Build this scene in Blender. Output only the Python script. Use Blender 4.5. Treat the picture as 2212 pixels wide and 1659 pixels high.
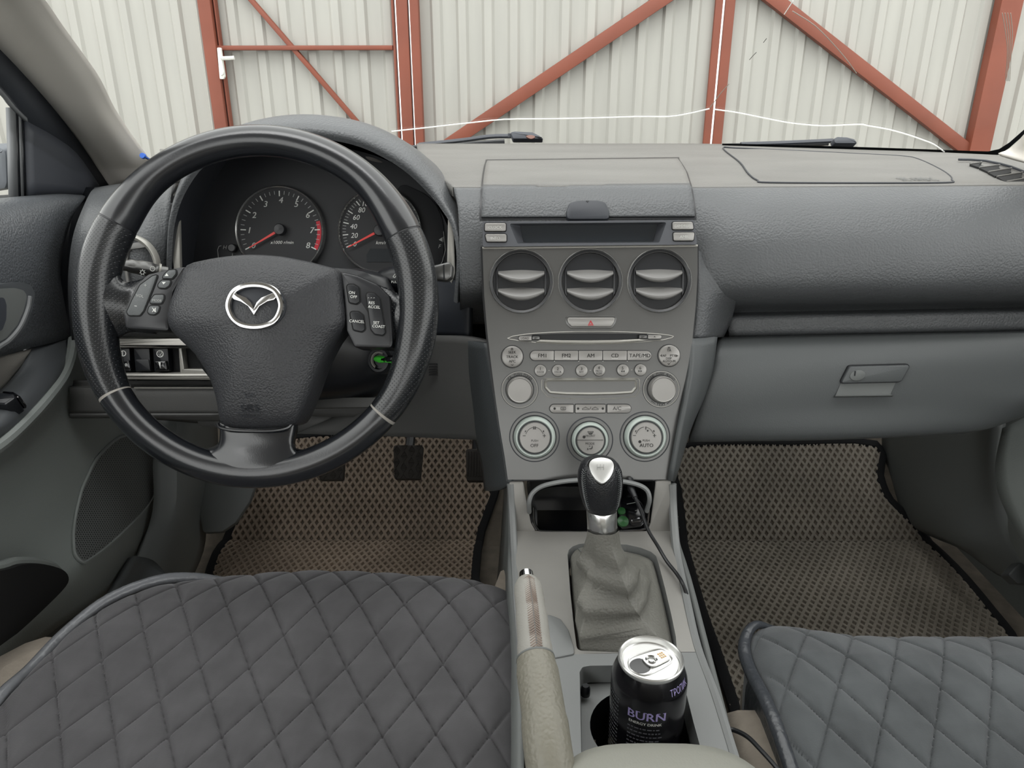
import bpy, bmesh, math, random
from mathutils import Vector, Matrix
from mathutils.bvhtree import BVHTree

# ------------------------------------------------------------------ camera, world, light, exposure
for _o in list(bpy.data.objects):
    bpy.data.objects.remove(_o)
scene = bpy.context.scene
COL = scene.collection
F, CX, CY = 1660.0, 1106.0, 829.5           # focal length and centre in pixels of the 2212 x 1659 frame
PITCH, H = math.radians(22.0), 0.87         # camera tilt and its height above the car floor
SP, CP = math.sin(PITCH), math.cos(PITCH)
cam_data = bpy.data.cameras.new('camera')
cam_data.sensor_fit = 'HORIZONTAL'
cam_data.sensor_width = 36.0
cam_data.lens = 36.0 * F / 2212.0
cam_data.clip_start = 0.02
cam = bpy.data.objects.new('camera', cam_data)
COL.objects.link(cam)
cam.location = (0, 0, H)
cam.rotation_euler = (math.pi / 2 - PITCH, 0, 0)
scene.camera = cam

world = bpy.data.worlds.new('world')
scene.world = world
world.use_nodes = True
_bg = world.node_tree.nodes['Background']
_bg.inputs[0].default_value = (0.98, 0.99, 0.97, 1)
_bg.inputs[1].default_value = 1.0
sun = bpy.data.objects.new('sun', bpy.data.lights.new('sun', 'SUN'))
sun.data.energy = 0.6
sun.data.angle = math.radians(40)
sun.rotation_euler = (math.radians(28), math.radians(-6), 0)
COL.objects.link(sun)
scene.view_settings.view_transform = 'Standard'
scene.view_settings.look = 'None'
scene.view_settings.gamma = 1.0
scene.view_settings.use_curve_mapping = False
scene.view_settings.exposure = 1.45
scene.cycles.max_bounces = 8
scene.cycles.diffuse_bounces = 4
scene.cycles.glossy_bounces = 3
scene.cycles.transparent_max_bounces = 12
scene.cycles.caustics_reflective = False
scene.cycles.caustics_refractive = False

# ------------------------------------------------------------------ measuring helpers
XV, YV, ZV = Vector((1, 0, 0)), Vector((0, 1, 0)), Vector((0, 0, 1))
EYE = Vector((0, 0, H))


def ray(px, py):
    a, b = (px - CX) / F, -(py - CY) / F
    return Vector((a, CP + b * SP, b * CP - SP))


def P(px, py, Y=None, X=None, Z=None, D=None):
    r = ray(px, py)
    if D is not None:
        t = D
    elif Y is not None:
        t = Y / r.y
    elif X is not None:
        t = X / r.x
    else:
        t = (Z - H) / r.z
    return EYE + r * t


def depth(p):
    q = p - EYE
    return q.y * CP - q.z * SP


def zoomer(x0, y0, k):
    return lambda x, y: (x0 + x / k, y0 + y / k)


z6 = zoomer(1040, 680, 4.809)
z5 = zoomer(1020, 330, 4.148)
zA = zoomer(0, 380, 4.608)
zB = zoomer(0, 720, 4.608)
zC = zoomer(0, 1060, 4.608)
zR = zoomer(640, 700, 4.608)
zL = zoomer(240, 720, 4.608)
z4 = zoomer(360, 240, 3.456)
zG = zoomer(1090, 960, 3.607)
zK = zoomer(1100, 1280, 4.096)
zT = zoomer(1940, 200, 6.382)
zW = zoomer(0, 0, 2.962)
zM = zoomer(740, 0, 2.962)
zE = zoomer(1472, 0, 2.962)
zS = zoomer(0, 540, 2.962)
zQ = zoomer(240, 480, 9.217)


class Pl:
    """a plane in the car: origin, right axis, up axis; its normal faces the viewer"""

    def __init__(self, o, U, V):
        self.o = Vector(o)
        self.U = Vector(U).normalized()
        V = Vector(V)
        self.V = (V - self.U * V.dot(self.U)).normalized()
        self.N = self.U.cross(self.V)

    def uv(self, px, py, h=0.0):
        r = ray(px, py)
        o = self.o + self.N * h
        t = (o - EYE).dot(self.N) / r.dot(self.N)
        q = EYE + r * t - o
        return (q.dot(self.U), q.dot(self.V))

    def pt(self, u, v, h=0.0):
        return self.o + self.U * u + self.V * v + self.N * h

    def poly(self, pts, h=0.0):
        return [self.uv(x, y, h) for x, y in pts]

    def k(self, px, py):
        return depth(self.pt(*self.uv(px, py))) / F


def tilt_plane(o, deg):
    t = math.radians(deg)
    return Pl(o, XV, (0, math.sin(t), math.cos(t)))


def area(p):
    return sum(p[i][0] * p[(i + 1) % len(p)][1] - p[(i + 1) % len(p)][0] * p[i][1] for i in range(len(p))) / 2


def ccw(p):
    return list(p) if area(p) > 0 else list(reversed(p))


def rpoly(pts, r, n=4):
    """polygon with rounded corners"""
    out = []
    m = len(pts)
    rs = r if isinstance(r, (list, tuple)) else [r] * m
    for i in range(m):
        a, b, c = Vector(pts[i - 1]), Vector(pts[i]), Vector(pts[(i + 1) % m])
        d1, d2 = (a - b), (c - b)
        l1, l2 = d1.length, d2.length
        if l1 < 1e-9 or l2 < 1e-9:
            continue
        d1 /= l1
        d2 /= l2
        cosang = max(-0.9999, min(0.9999, d1.dot(d2)))
        ang = math.acos(cosang)
        t = min(rs[i] / max(math.tan(ang / 2), 1e-3), l1 * 0.48, l2 * 0.48)
        p0, p1 = b + d1 * t, b + d2 * t
        for k in range(n + 1):
            s = k / n
            q = p0 * (1 - s) ** 2 + b * 2 * s * (1 - s) + p1 * s * s
            out.append((q.x, q.y))
    return out


def smooth_closed(pts, n=6):
    out = []
    m = len(pts)
    for i in range(m):
        p0, p1, p2, p3 = [Vector(pts[(i + k) % m]) for k in (-1, 0, 1, 2)]
        for k in range(n):
            out.append(tuple(cr(p0, p1, p2, p3, k / n)))
    return out


def cr(p0, p1, p2, p3, t):
    return 0.5 * ((2 * p1) + (p2 - p0) * t + (2 * p0 - 5 * p1 + 4 * p2 - p3) * t * t + (3 * p1 - p0 - 3 * p2 + p3) * t ** 3)


def spline(pts, n=8):
    pts = [Vector(p) for p in pts]
    q = [pts[0] * 2 - pts[1]] + pts + [pts[-1] * 2 - pts[-2]]
    out = []
    for i in range(1, len(q) - 2):
        for k in range(n):
            out.append(cr(q[i - 1], q[i], q[i + 1], q[i + 2], k / n))
    out.append(pts[-1])
    return out


def inset(poly, d):
    m = len(poly)
    out = []
    for i in range(m):
        a, b, c = Vector(poly[i - 1]), Vector(poly[i]), Vector(poly[(i + 1) % m])
        e1, e2 = (b - a), (c - b)
        if e1.length < 1e-9 or e2.length < 1e-9:
            out.append(tuple(b))
            continue
        e1.normalize()
        e2.normalize()
        n1, n2 = Vector((-e1.y, e1.x)), Vector((-e2.y, e2.x))
        nn = n1 + n2
        if nn.length < 1e-6:
            nn = n1
        nn.normalize()
        s = d / max(0.5, nn.dot(n1))
        q = b + nn * s
        out.append((q.x, q.y))
    return out


# ------------------------------------------------------------------ mesh builder
WORLD = {}


class MB:
    def __init__(self):
        self.v, self.f = [], []

    def add(self, vs, fs):
        b = len(self.v)
        self.v += [Vector(x) for x in vs]
        self.f += [tuple(b + i for i in f) for f in fs]
        return self

    def box(self, c, sx, sy, sz, M=None):
        M = M or Matrix.Identity(3)
        vs = [Vector(c) + M @ Vector((x * sx / 2, y * sy / 2, z * sz / 2)) for x in (-1, 1) for y in (-1, 1) for z in (-1, 1)]
        return self.add(vs, [(0, 1, 3, 2), (4, 6, 7, 5), (0, 4, 5, 1), (2, 3, 7, 6), (0, 2, 6, 4), (1, 5, 7, 3)])

    def prism(self, pl, poly, h0, h1, b=0.0, back=True):
        poly = ccw(poly)
        n = len(poly)
        rings = [(0, h0)]
        if b > 0:
            rings += [(0, h1 - b), (b * .3, h1 - b * .3), (b, h1)]
        else:
            rings += [(0, h1)]
        vs = []
        for d, h in rings:
            pp = inset(poly, d) if d else poly
            vs += [pl.pt(u, v, h) for u, v in pp]
        fs = []
        for r in range(len(rings) - 1):
            for i in range(n):
                j = (i + 1) % n
                fs.append((r * n + i, r * n + j, (r + 1) * n + j, (r + 1) * n + i))
        fs.append(tuple((len(rings) - 1) * n + i for i in range(n)))
        if back:
            fs.append(tuple(reversed(range(n))))
        return self.add(vs, fs)

    def plate(self, pl, outer, holes, h0, h1):
        """flat plate with holes"""
        loops = [ccw(outer)] + [list(reversed(ccw(h))) for h in holes]
        bm = bmesh.new()
        edges = []
        for lp in loops:
            bv = [bm.verts.new((u, v, 0)) for u, v in lp]
            edges += [bm.edges.new((bv[i], bv[(i + 1) % len(bv)])) for i in range(len(bv))]
        bmesh.ops.triangle_fill(bm, use_beauty=True, edges=edges, normal=(0, 0, 1))
        bm.verts.index_update()
        top = [pl.pt(v.co.x, v.co.y, h1) for v in bm.verts]
        fs = []
        for f in bm.faces:
            idx = [v.index for v in f.verts]
            if f.normal.z < 0:
                idx.reverse()
            fs.append(tuple(idx))
        bm.free()
        self.add(top, fs)
        bot = [pl.pt(u, v, h0) for lp in loops for u, v in lp]
        tp = [pl.pt(u, v, h1) for lp in loops for u, v in lp]
        m = len(bot)
        fs = []
        s = 0
        for lp in loops:
            n = len(lp)
            for i in range(n):
                j = (i + 1) % n
                fs.append((s + i, s + j, m + s + j, m + s + i))
            s += n
        return self.add(bot + tp, fs)

    def lathe(self, pl, u, v, prof, n=40, a0=0.0, a1=2 * math.pi):
        """prof: list of (radius, height); around the plane's normal"""
        full = abs(a1 - a0 - 2 * math.pi) < 1e-6
        m = n if full else n + 1
        vs, fs = [], []
        for r, h in prof:
            for i in range(m):
                a = a0 + (a1 - a0) * i / n
                vs.append(pl.pt(u + r * math.cos(a), v + r * math.sin(a), h))
        for k in range(len(prof) - 1):
            for i in range(n):
                j = (i + 1) % m
                fs.append((k * m + i, k * m + j, (k + 1) * m + j, (k + 1) * m + i))
        return self.add(vs, fs)

    def tube(self, path, rad, n=8, closed=False, cap=True, squash=1.0, up=None):
        path = [Vector(p) for p in path]
        m = len(path)
        rads = rad if isinstance(rad, (list, tuple)) else [rad] * m
        tang = []
        for i in range(m):
            if closed:
                t = path[(i + 1) % m] - path[i - 1]
            else:
                t = path[min(i + 1, m - 1)] - path[max(i - 1, 0)]
            tang.append(t.normalized() if t.length > 1e-12 else Vector((0, 0, 1)))
        ref = Vector(up) if up is not None else (ZV if abs(tang[0].z) < 0.9 else XV)
        nrm = (ref - tang[0] * ref.dot(tang[0])).normalized()
        vs, fs = [], []
        for i in range(m):
            base = Vector(up) if up is not None else nrm
            nn = base - tang[i] * base.dot(tang[i])
            nrm = nn.normalized() if nn.length > 1e-6 else nrm
            bn = tang[i].cross(nrm)
            for k in range(n):
                a = 2 * math.pi * k / n
                vs.append(path[i] + (nrm * math.cos(a) * squash + bn * math.sin(a)) * rads[i])
        segs = m if closed else m - 1
        for i in range(segs):
            i2 = (i + 1) % m
            for k in range(n):
                k2 = (k + 1) % n
                fs.append((i * n + k, i * n + k2, i2 * n + k2, i2 * n + k))
        if cap and not closed:
            fs.append(tuple(reversed(range(n))))
            fs.append(tuple((m - 1) * n + k for k in range(n)))
        return self.add(vs, fs)

    def grid(self, rows, close_u=False):
        nr, nc = len(rows), len(rows[0])
        vs = [p for r in rows for p in r]
        fs = []
        for i in range(nr - 1):
            for j in range(nc if close_u else nc - 1):
                j2 = (j + 1) % nc
                fs.append((i * nc + j, i * nc + j2, (i + 1) * nc + j2, (i + 1) * nc + j))
        return self.add(vs, fs)

    def patch(self, rows, nu=6, nv=6):
        """smooth sheet through rows of points"""
        a = [spline(r, nu) for r in rows]
        cols = [spline([a[i][j] for i in range(len(a))], nv) for j in range(len(a[0]))]
        g = [[cols[j][i] for j in range(len(cols))] for i in range(len(cols[0]))]
        return self.grid(g)

    def dome(self, pl, poly, h0, hedge, hdome, c, rings=8, power=2.2, edge=0.004):
        poly = ccw(poly)
        n = len(poly)
        lv = [(1.0, h0), (1.0, hedge - edge), (1 - edge * 6, hedge)]
        for k in range(1, rings):
            s = 1 - k / rings
            s *= (1 - edge * 6)
            lv.append((s, hedge + hdome * (1 - s ** power)))
        vs, fs = [], []
        for s, h in lv:
            vs += [pl.pt(c[0] + (u - c[0]) * s, c[1] + (v - c[1]) * s, h) for u, v in poly]
        for r in range(len(lv) - 1):
            for i in range(n):
                j = (i + 1) % n
                fs.append((r * n + i, r * n + j, (r + 1) * n + j, (r + 1) * n + i))
        vs.append(pl.pt(c[0], c[1], hedge + hdome))
        top = (len(lv) - 1) * n
        for i in range(n):
            fs.append((top + i, top + (i + 1) % n, len(vs) - 1))
        return self.add(vs, fs)

    def bvh(self):
        return BVHTree.FromPolygons([tuple(v) for v in self.v], self.f)

    def build(self, name, mat, parent=None, smooth=True, angle=38, sol=0.0, face=False, kind=None):
        lo = Vector([min(v[i] for v in self.v) for i in range(3)])
        hi = Vector([max(v[i] for v in self.v) for i in range(3)])
        c = (lo + hi) / 2
        me = bpy.data.meshes.new(name)
        fs = self.f
        if face:      # front side of an open sheet towards the cabin
            s = 0.0
            for f in fs[::max(1, len(fs) // 200)]:
                a, b, d = self.v[f[0]], self.v[f[1]], self.v[f[2]]
                s += (b - a).cross(d - a).dot(EYE - a)
            if s < 0:
                fs = [tuple(reversed(f)) for f in fs]
        me.from_pydata([v - c for v in self.v], [], fs)
        me.validate()
        if smooth:
            me.polygons.foreach_set('use_smooth', [True] * len(me.polygons))
            me.set_sharp_from_angle(angle=math.radians(angle))
        me.materials.append(mat)
        o = bpy.data.objects.new(name, me)
        COL.objects.link(o)
        WORLD[o.name] = c
        if parent is not None:
            o.parent = parent
            o.location = c - WORLD[parent.name]
        else:
            o.location = c
        if sol:
            s = o.modifiers.new('thickness', 'SOLIDIFY')
            s.thickness = sol
            s.offset = -1
        if kind:
            o['kind'] = kind
        return o


def hit(tree, px, py, off=0.0):
    """point on a built surface under a pixel, lifted off it towards the cabin"""
    r = ray(px, py)
    q, n, _, _ = tree.ray_cast(EYE, r.normalized())
    if q is None:
        return None
    if n.dot(r) > 0:
        n = -n
    return q + n * off


def hit_plane(tree, px, py, off=0.0):
    r = ray(px, py)
    q, n, _, _ = tree.ray_cast(EYE, r.normalized())
    if n.dot(r) > 0:
        n = -n
    V = ZV - n * ZV.dot(n)
    U = V.cross(n)
    return Pl(q + n * off, U, V)


def drape(tree, rows, off, nx):
    """grid of points laid on a built surface; rows of (left x, right x, y left, y right) in pixels"""
    g = []
    for x0, x1, y0, y1 in rows:
        r = []
        for i in range(nx + 1):
            t = i / nx
            r.append(hit(tree, x0 + (x1 - x0) * t, y0 + (y1 - y0) * t, off))
        g.append(r)
    return g


def interp(tab, y):
    if y <= tab[0][0]:
        return tab[0][1]
    for (a, b), (c, d) in zip(tab[:-1], tab[1:]):
        if a <= y <= c:
            return b + (d - b) * (y - a) / (c - a)
    return tab[-1][1]


def thing(name, label, cat, loc, group=None):
    o = bpy.data.objects.new(name, None)
    o.empty_display_size = 0.03
    COL.objects.link(o)
    o.location = loc
    WORLD[o.name] = Vector(loc)
    o['label'] = label
    o['category'] = cat
    if group:
        o['group'] = group
    return o


def tag(o, label, cat, group=None, kind=None):
    o['label'] = label
    o['category'] = cat
    if group:
        o['group'] = group
    if kind:
        o['kind'] = kind
    return o


# ------------------------------------------------------------------ materials (all procedural)
def lin(c):
    c = c / 255.0
    return c / 12.92 if c <= 0.04045 else ((c + 0.055) / 1.055) ** 2.4


def mat(name, rgb, rough=0.5, metal=0.0, spec=0.5, bump=None, vary=None, coat=0.0, sheen=0.0, emit=0.0):
    m = bpy.data.materials.new(name)
    m.use_nodes = True
    nt = m.node_tree
    b = nt.nodes['Principled BSDF']
    col = (lin(rgb[0]), lin(rgb[1]), lin(rgb[2]), 1)
    b.inputs['Base Color'].default_value = col
    b.inputs['Roughness'].default_value = rough
    b.inputs['Metallic'].default_value = metal
    b.inputs['Specular IOR Level'].default_value = spec
    b.inputs['Coat Weight'].default_value = coat
    b.inputs['Coat Roughness'].default_value = 0.15
    b.inputs['Sheen Weight'].default_value = sheen
    if sheen:
        b.inputs['Sheen Roughness'].default_value = 0.5
        b.inputs['Sheen Tint'].default_value = (.75, .75, .78, 1)
    if emit:
        b.inputs['Emission Color'].default_value = col
        b.inputs['Emission Strength'].default_value = emit
    tc = nt.nodes.new('ShaderNodeTexCoord')
    mp = nt.nodes.new('ShaderNodeMapping')
    nt.links.new(tc.outputs['Object'], mp.inputs[0])
    if vary:      # (scale, amount, detail): uneven colour
        nz = nt.nodes.new('ShaderNodeTexNoise')
        nz.inputs['Scale'].default_value = vary[0]
        nz.inputs['Detail'].default_value = 6
        if len(vary) > 2:
            mp2 = nt.nodes.new('ShaderNodeMapping')
            mp2.inputs['Scale'].default_value = vary[2]
            nt.links.new(tc.outputs['Object'], mp2.inputs[0])
            nt.links.new(mp2.outputs[0], nz.inputs[0])
        else:
            nt.links.new(mp.outputs[0], nz.inputs[0])
        mx = nt.nodes.new('ShaderNodeMix')
        mx.data_type = 'RGBA'
        lo = tuple(c * (1 - vary[1]) for c in col[:3]) + (1,)
        hi = tuple(min(1, c * (1 + vary[1])) for c in col[:3]) + (1,)
        mx.inputs['A'].default_value = lo
        mx.inputs['B'].default_value = hi
        rp = nt.nodes.new('ShaderNodeMapRange')
        rp.inputs['From Min'].default_value = 0.3
        rp.inputs['From Max'].default_value = 0.7
        nt.links.new(nz.outputs[0], rp.inputs[0])
        nt.links.new(rp.outputs[0], mx.inputs['Factor'])
        nt.links.new(mx.outputs['Result'], b.inputs['Base Color'])
    if bump:      # (kind, scale, strength)
        kind, sc, st = bump
        if kind == 'leather':
            tx = nt.nodes.new('ShaderNodeTexVoronoi')
            tx.feature = 'SMOOTH_F1'
            tx.inputs['Scale'].default_value = sc
            tx.inputs['Smoothness'].default_value = 0.6
            nz = nt.nodes.new('ShaderNodeTexNoise')
            nz.inputs['Scale'].default_value = sc * 0.45
            nz.inputs['Detail'].default_value = 3
            vm = nt.nodes.new('ShaderNodeVectorMath')
            vm.operation = 'MULTIPLY_ADD'
            vm.inputs[1].default_value = (1.2 / sc,) * 3
            nt.links.new(mp.outputs[0], nz.inputs[0])
            nt.links.new(nz.outputs['Color'], vm.inputs[0])
            nt.links.new(mp.outputs[0], vm.inputs[2])
            nt.links.new(vm.outputs[0], tx.inputs['Vector'])
            out = tx.outputs['Distance']
            inv = True
        elif kind == 'perf':
            mp.inputs['Rotation'].default_value = (math.radians(-66), 0, 0)
            mp3 = nt.nodes.new('ShaderNodeMapping')
            mp3.inputs['Rotation'].default_value = (0, 0, math.radians(45))
            nt.links.new(mp.outputs[0], mp3.inputs[0])
            mp = mp3
            tx = nt.nodes.new('ShaderNodeTexVoronoi')
            tx.voronoi_dimensions = '2D'
            tx.inputs['Scale'].default_value = sc
            tx.inputs['Randomness'].default_value = 0.0
            nt.links.new(mp.outputs[0], tx.inputs['Vector'])
            rp = nt.nodes.new('ShaderNodeMapRange')
            rp.inputs['From Min'].default_value = 0.12
            rp.inputs['From Max'].default_value = 0.24
            nt.links.new(tx.outputs['Distance'], rp.inputs[0])
            out = rp.outputs[0]
            inv = False
        else:
            tx = nt.nodes.new('ShaderNodeTexNoise')
            tx.inputs['Scale'].default_value = sc
            tx.inputs['Detail'].default_value = 5
            nt.links.new(mp.outputs[0], tx.inputs['Vector'])
            out = tx.outputs[0]
            inv = False
        bp = nt.nodes.new('ShaderNodeBump')
        bp.invert = inv
        bp.inputs['Strength'].default_value = st
        bp.inputs['Distance'].default_value = 0.6 / sc
        nt.links.new(out, bp.inputs['Height'])
        nt.links.new(bp.outputs[0], b.inputs['Normal'])
    return m


M = {}
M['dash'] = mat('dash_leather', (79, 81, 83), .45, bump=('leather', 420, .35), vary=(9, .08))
M['dash_dust_lit'] = mat('dusty_lit_dash_leather', (104, 103, 100), .50, bump=('leather', 420, .2), vary=(5, .12, (1, 3.5, 1)))  # dust and smears, with light on the top put into the paler tone
M['stitch_brown'] = mat('brown_stitch', (134, 120, 111), .7)
M['dash_dark'] = mat('dash_dark_plastic', (44, 47, 53), .5, bump=('noise', 900, .12))
M['lower'] = mat('lower_dash_plastic', (82, 85, 86), .48, bump=('leather', 700, .16))
M['knee'] = mat('knee_panel_plastic', (86, 86, 85), .6, bump=('leather', 700, .12))
M['stackside'] = mat('console_side_leather', (76, 80, 82), .5, bump=('leather', 600, .25))
M['silver'] = mat('satin_silver_panel', (104, 104, 103), .30, metal=.7, vary=(14, .05))
M['bezel'] = mat('dark_silver_bezel', (94, 96, 101), .34, metal=.5)
M['silver_lt'] = mat('light_silver_plastic', (158, 156, 150), .34, metal=.35, vary=(12, .04))
M['console'] = mat('console_silver_plastic', (143, 141, 137), .40, metal=.25, vary=(16, .05))
M['console_grey'] = mat('console_grey_plastic', (128, 130, 130), .5, bump=('noise', 900, .06))
M['button'] = mat('silver_button', (148, 146, 143), .34, metal=.4)
M['dial_ring'] = mat('translucent_dial_ring', (176, 186, 180), .25, spec=.6, coat=.3)
M['black'] = mat('black_plastic', (22, 24, 28), .38)
M['black_gloss'] = mat('gloss_black_plastic', (14, 15, 18), .12, coat=.4)
M['black_matt'] = mat('matt_black_cavity', (10, 11, 13), .8)
M['vent'] = mat('vent_black_plastic', (36, 37, 40), .33)
M['blade'] = mat('vent_blade_plastic', (112, 111, 109), .3)
M['chrome'] = mat('chrome', (205, 205, 205), .12, metal=1)
M['chrome_dark'] = mat('dark_chrome', (120, 120, 122), .16, metal=1)
M['wheel'] = mat('wheel_leather', (25, 27, 31), .25, spec=.6, bump=('leather', 900, .06), coat=.4)
M['perf'] = mat('perforated_wheel_leather', (26, 28, 31), .27, spec=.6, bump=('perf', 330, .5), coat=.25)
M['airbag'] = mat('airbag_cover_leather', (50, 51, 54), .44, bump=('leather', 560, .45))
M['seam'] = mat('grey_seam', (150, 146, 140), .6)
M['thread'] = mat('stitch_thread', (175, 172, 165), .7)
M['dial'] = mat('gauge_face', (30, 31, 34), .55)
M['cluster'] = mat('cluster_face', (27, 29, 33), .5)
M['white_ink'] = mat('white_print', (225, 226, 222), .6)
M['grey_ink'] = mat('grey_print', (165, 166, 164), .6)
M['dark_ink'] = mat('dark_print', (38, 37, 36), .6)
M['red_ink'] = mat('red_print', (196, 30, 48), .5)
M['needle'] = mat('needle_red', (226, 66, 62), .4)
M['screen'] = mat('display_glass', (34, 40, 46), .12, coat=.3)
M['suede'] = mat('quilted_suede', (76, 75, 77), .92, spec=.2, bump=('noise', 700, .25), vary=(26, .16), sheen=.35)
M['suede2'] = mat('quilted_suede_grey', (78, 81, 83), .92, spec=.2, bump=('noise', 700, .25), vary=(16, .26), sheen=.35)
M['piping'] = mat('seat_cover_piping', (58, 61, 66), .3, spec=.6, bump=('noise', 90, .25))
M['piping_lit'] = mat('highlit_seat_cover_piping', (112, 114, 118), .24, spec=.6, bump=('noise', 90, .25))  # paler copy of the piping, its highlight put into the colour
M['satin_alu'] = mat('satin_aluminium', (216, 216, 214), .3, metal=.45)
M['ring_bright'] = mat('bright_ring', (210, 210, 208), .2, metal=.9)
M['seat_cloth'] = mat('beige_seat_fabric', (168, 158, 146), .95, bump=('noise', 500, .3), vary=(60, .1))
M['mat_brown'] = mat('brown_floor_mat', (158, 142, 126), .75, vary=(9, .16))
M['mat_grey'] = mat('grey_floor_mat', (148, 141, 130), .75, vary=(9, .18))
M['mat_pit_shaded'] = mat('shaded_mat_cell', (112, 102, 92), .85)  # mat colour darkened, shade inside the cells put into the colour
M['edging'] = mat('mat_fabric_edging', (24, 25, 27), .9, bump=('noise', 900, .3))
M['carpet'] = mat('floor_carpet', (122, 114, 103), .97, bump=('noise', 420, .5), vary=(40, .2))
M['kick'] = mat('kick_panel_plastic', (104, 107, 106), .6, bump=('noise', 700, .1))
M['door'] = mat('door_plastic', (132, 137, 135), .5, bump=('leather', 650, .2))
M['door_pad'] = mat('door_pad_leather', (84, 87, 91), .44, bump=('leather', 380, .55))
M['door_cloth'] = mat('door_cloth', (112, 109, 104), .95, bump=('noise', 600, .4))
M['door_arm'] = mat('door_armrest_plastic', (78, 81, 84), .42, bump=('noise', 700, .1))
M['pillar'] = mat('pillar_trim', (212, 207, 200), .75, bump=('noise', 700, .08), vary=(6, .03))
M['frame'] = mat('window_frame_trim', (58, 61, 68), .55)
M['frame_lt'] = mat('window_channel_grey', (118, 120, 122), .5)
M['rust'] = mat('red_oxide_paint', (120, 62, 44), .6, vary=(5, .14))
M['sheet'] = mat('profiled_sheet_paint', (162, 161, 155), .5, vary=(3, .05, (6, 1, .8)))
M['white_metal'] = mat('white_painted_metal', (222, 222, 216), .35)
M['ground'] = mat('concrete_ground', (118, 116, 111), .9, vary=(4, .15))
M['boot'] = mat('gear_boot_leather', (114, 113, 107), .5, bump=('leather', 420, .35))
M['brake_grip'] = mat('handbrake_grey_leather', (150, 148, 142), .5, bump=('leather', 600, .15))
M['brake_low'] = mat('handbrake_beige_leather', (124, 121, 110), .45, bump=('leather', 320, .35))
M['arm'] = mat('armrest_leather', (142, 142, 134), .5, bump=('leather', 650, .14))
M['knob'] = mat('gear_knob_leather', (30, 31, 34), .36, bump=('leather', 700, .4))
M['can'] = mat('can_black', (18, 17, 22), .22, metal=.35, coat=.3)
M['alu'] = mat('can_aluminium', (226, 226, 224), .28, metal=.85)
M['lilac'] = mat('lilac_print', (172, 160, 214), .4)
M['gold_ink'] = mat('gold_print', (206, 168, 110), .5)
M['can_print'] = mat('faint_can_print', (92, 92, 98), .5)
M['green'] = mat('green_plastic', (60, 170, 52), .35)
M['green_dk'] = mat('dark_green_plastic', (38, 84, 44), .3)
M['rubber'] = mat('pedal_rubber', (58, 54, 50), .7)
M['cable'] = mat('black_cable', (26, 27, 30), .4)
M['blue'] = mat('blue_plastic', (60, 110, 210), .3)
M['orange'] = mat('faded_red_paint', (110, 72, 60), .5)
M['mirror'] = mat('mirror_housing_grey', (86, 90, 96), .45)
M['crack'] = mat('broken_glass_edge', (245, 245, 240), .3)
M['scratch'] = mat('glass_scratch', (150, 146, 136), .5)


def glass_mat(name, tint, refl):
    m = bpy.data.materials.new(name)
    m.use_nodes = True
    nt = m.node_tree
    nt.nodes.clear()
    out = nt.nodes.new('ShaderNodeOutputMaterial')
    tr = nt.nodes.new('ShaderNodeBsdfTransparent')
    tr.inputs[0].default_value = (*tint, 1)
    gl = nt.nodes.new('ShaderNodeBsdfGlossy')
    gl.inputs['Roughness'].default_value = 0.02
    fr = nt.nodes.new('ShaderNodeFresnel')
    fr.inputs[0].default_value = 1.35
    mu = nt.nodes.new('ShaderNodeMath')
    mu.operation = 'MULTIPLY'
    mu.inputs[1].default_value = refl
    mx = nt.nodes.new('ShaderNodeMixShader')
    nt.links.new(fr.outputs[0], mu.inputs[0])
    nt.links.new(mu.outputs[0], mx.inputs[0])
    nt.links.new(tr.outputs[0], mx.inputs[1])
    nt.links.new(gl.outputs[0], mx.inputs[2])
    nt.links.new(mx.outputs[0], out.inputs[0])
    return m


M['glass'] = glass_mat('window_glass', (.985, .99, .98), .55)


# ------------------------------------------------------------------ lettering
def glyphs(s, shear=0.0, bold=0.0, space=1.0):
    cu = bpy.data.curves.new('txt', 'FONT')
    cu.body = s
    cu.size = 1.0
    cu.shear = shear
    cu.offset = bold
    cu.space_character = space
    cu.align_x = 'CENTER'
    cu.resolution_u = 3
    ob = bpy.data.objects.new('txt', cu)
    me = ob.to_mesh()
    vs = [Vector(v.co) for v in me.vertices]
    fs = [tuple(p.vertices) for p in me.polygons]
    ob.to_mesh_clear()
    bpy.data.objects.remove(ob)
    bpy.data.curves.remove(cu)
    if not vs:
        return [], []
    x0, x1 = min(v.x for v in vs), max(v.x for v in vs)
    y0, y1 = min(v.y for v in vs), max(v.y for v in vs)
    return [((v.x - (x0 + x1) / 2), (v.y - (y0 + y1) / 2), (x1 - x0), (y1 - y0)) for v in vs], fs


def letter(mb, s, pl, px, py, cap, h=0.0, shear=0.0, bold=0.0, width=None, rot=0.0, space=1.0):
    """adds flat lettering centred on a pixel position, cap height (and width) in pixels"""
    if bold:
        for q in (-1, 1):
            letter(mb, s, pl, px + q * bold * cap * 2.2, py, cap, h, shear, 0.0, width, rot, space)
    g, fs = glyphs(s, shear, 0.0, space)
    if not g:
        return mb
    u0, v0 = pl.uv(px, py, h)
    k = depth(pl.pt(u0, v0, h)) / F
    sy = cap * k / g[0][3]
    sx = width * k / g[0][2] if width else sy
    ca, sa = math.cos(rot), math.sin(rot)
    vs = []
    for x, y, _, _ in g:
        x, y = x * sx, y * sy
        vs.append(pl.pt(u0 + x * ca - y * sa, v0 + x * sa + y * ca, h))
    return mb.add(vs, fs)


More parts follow.
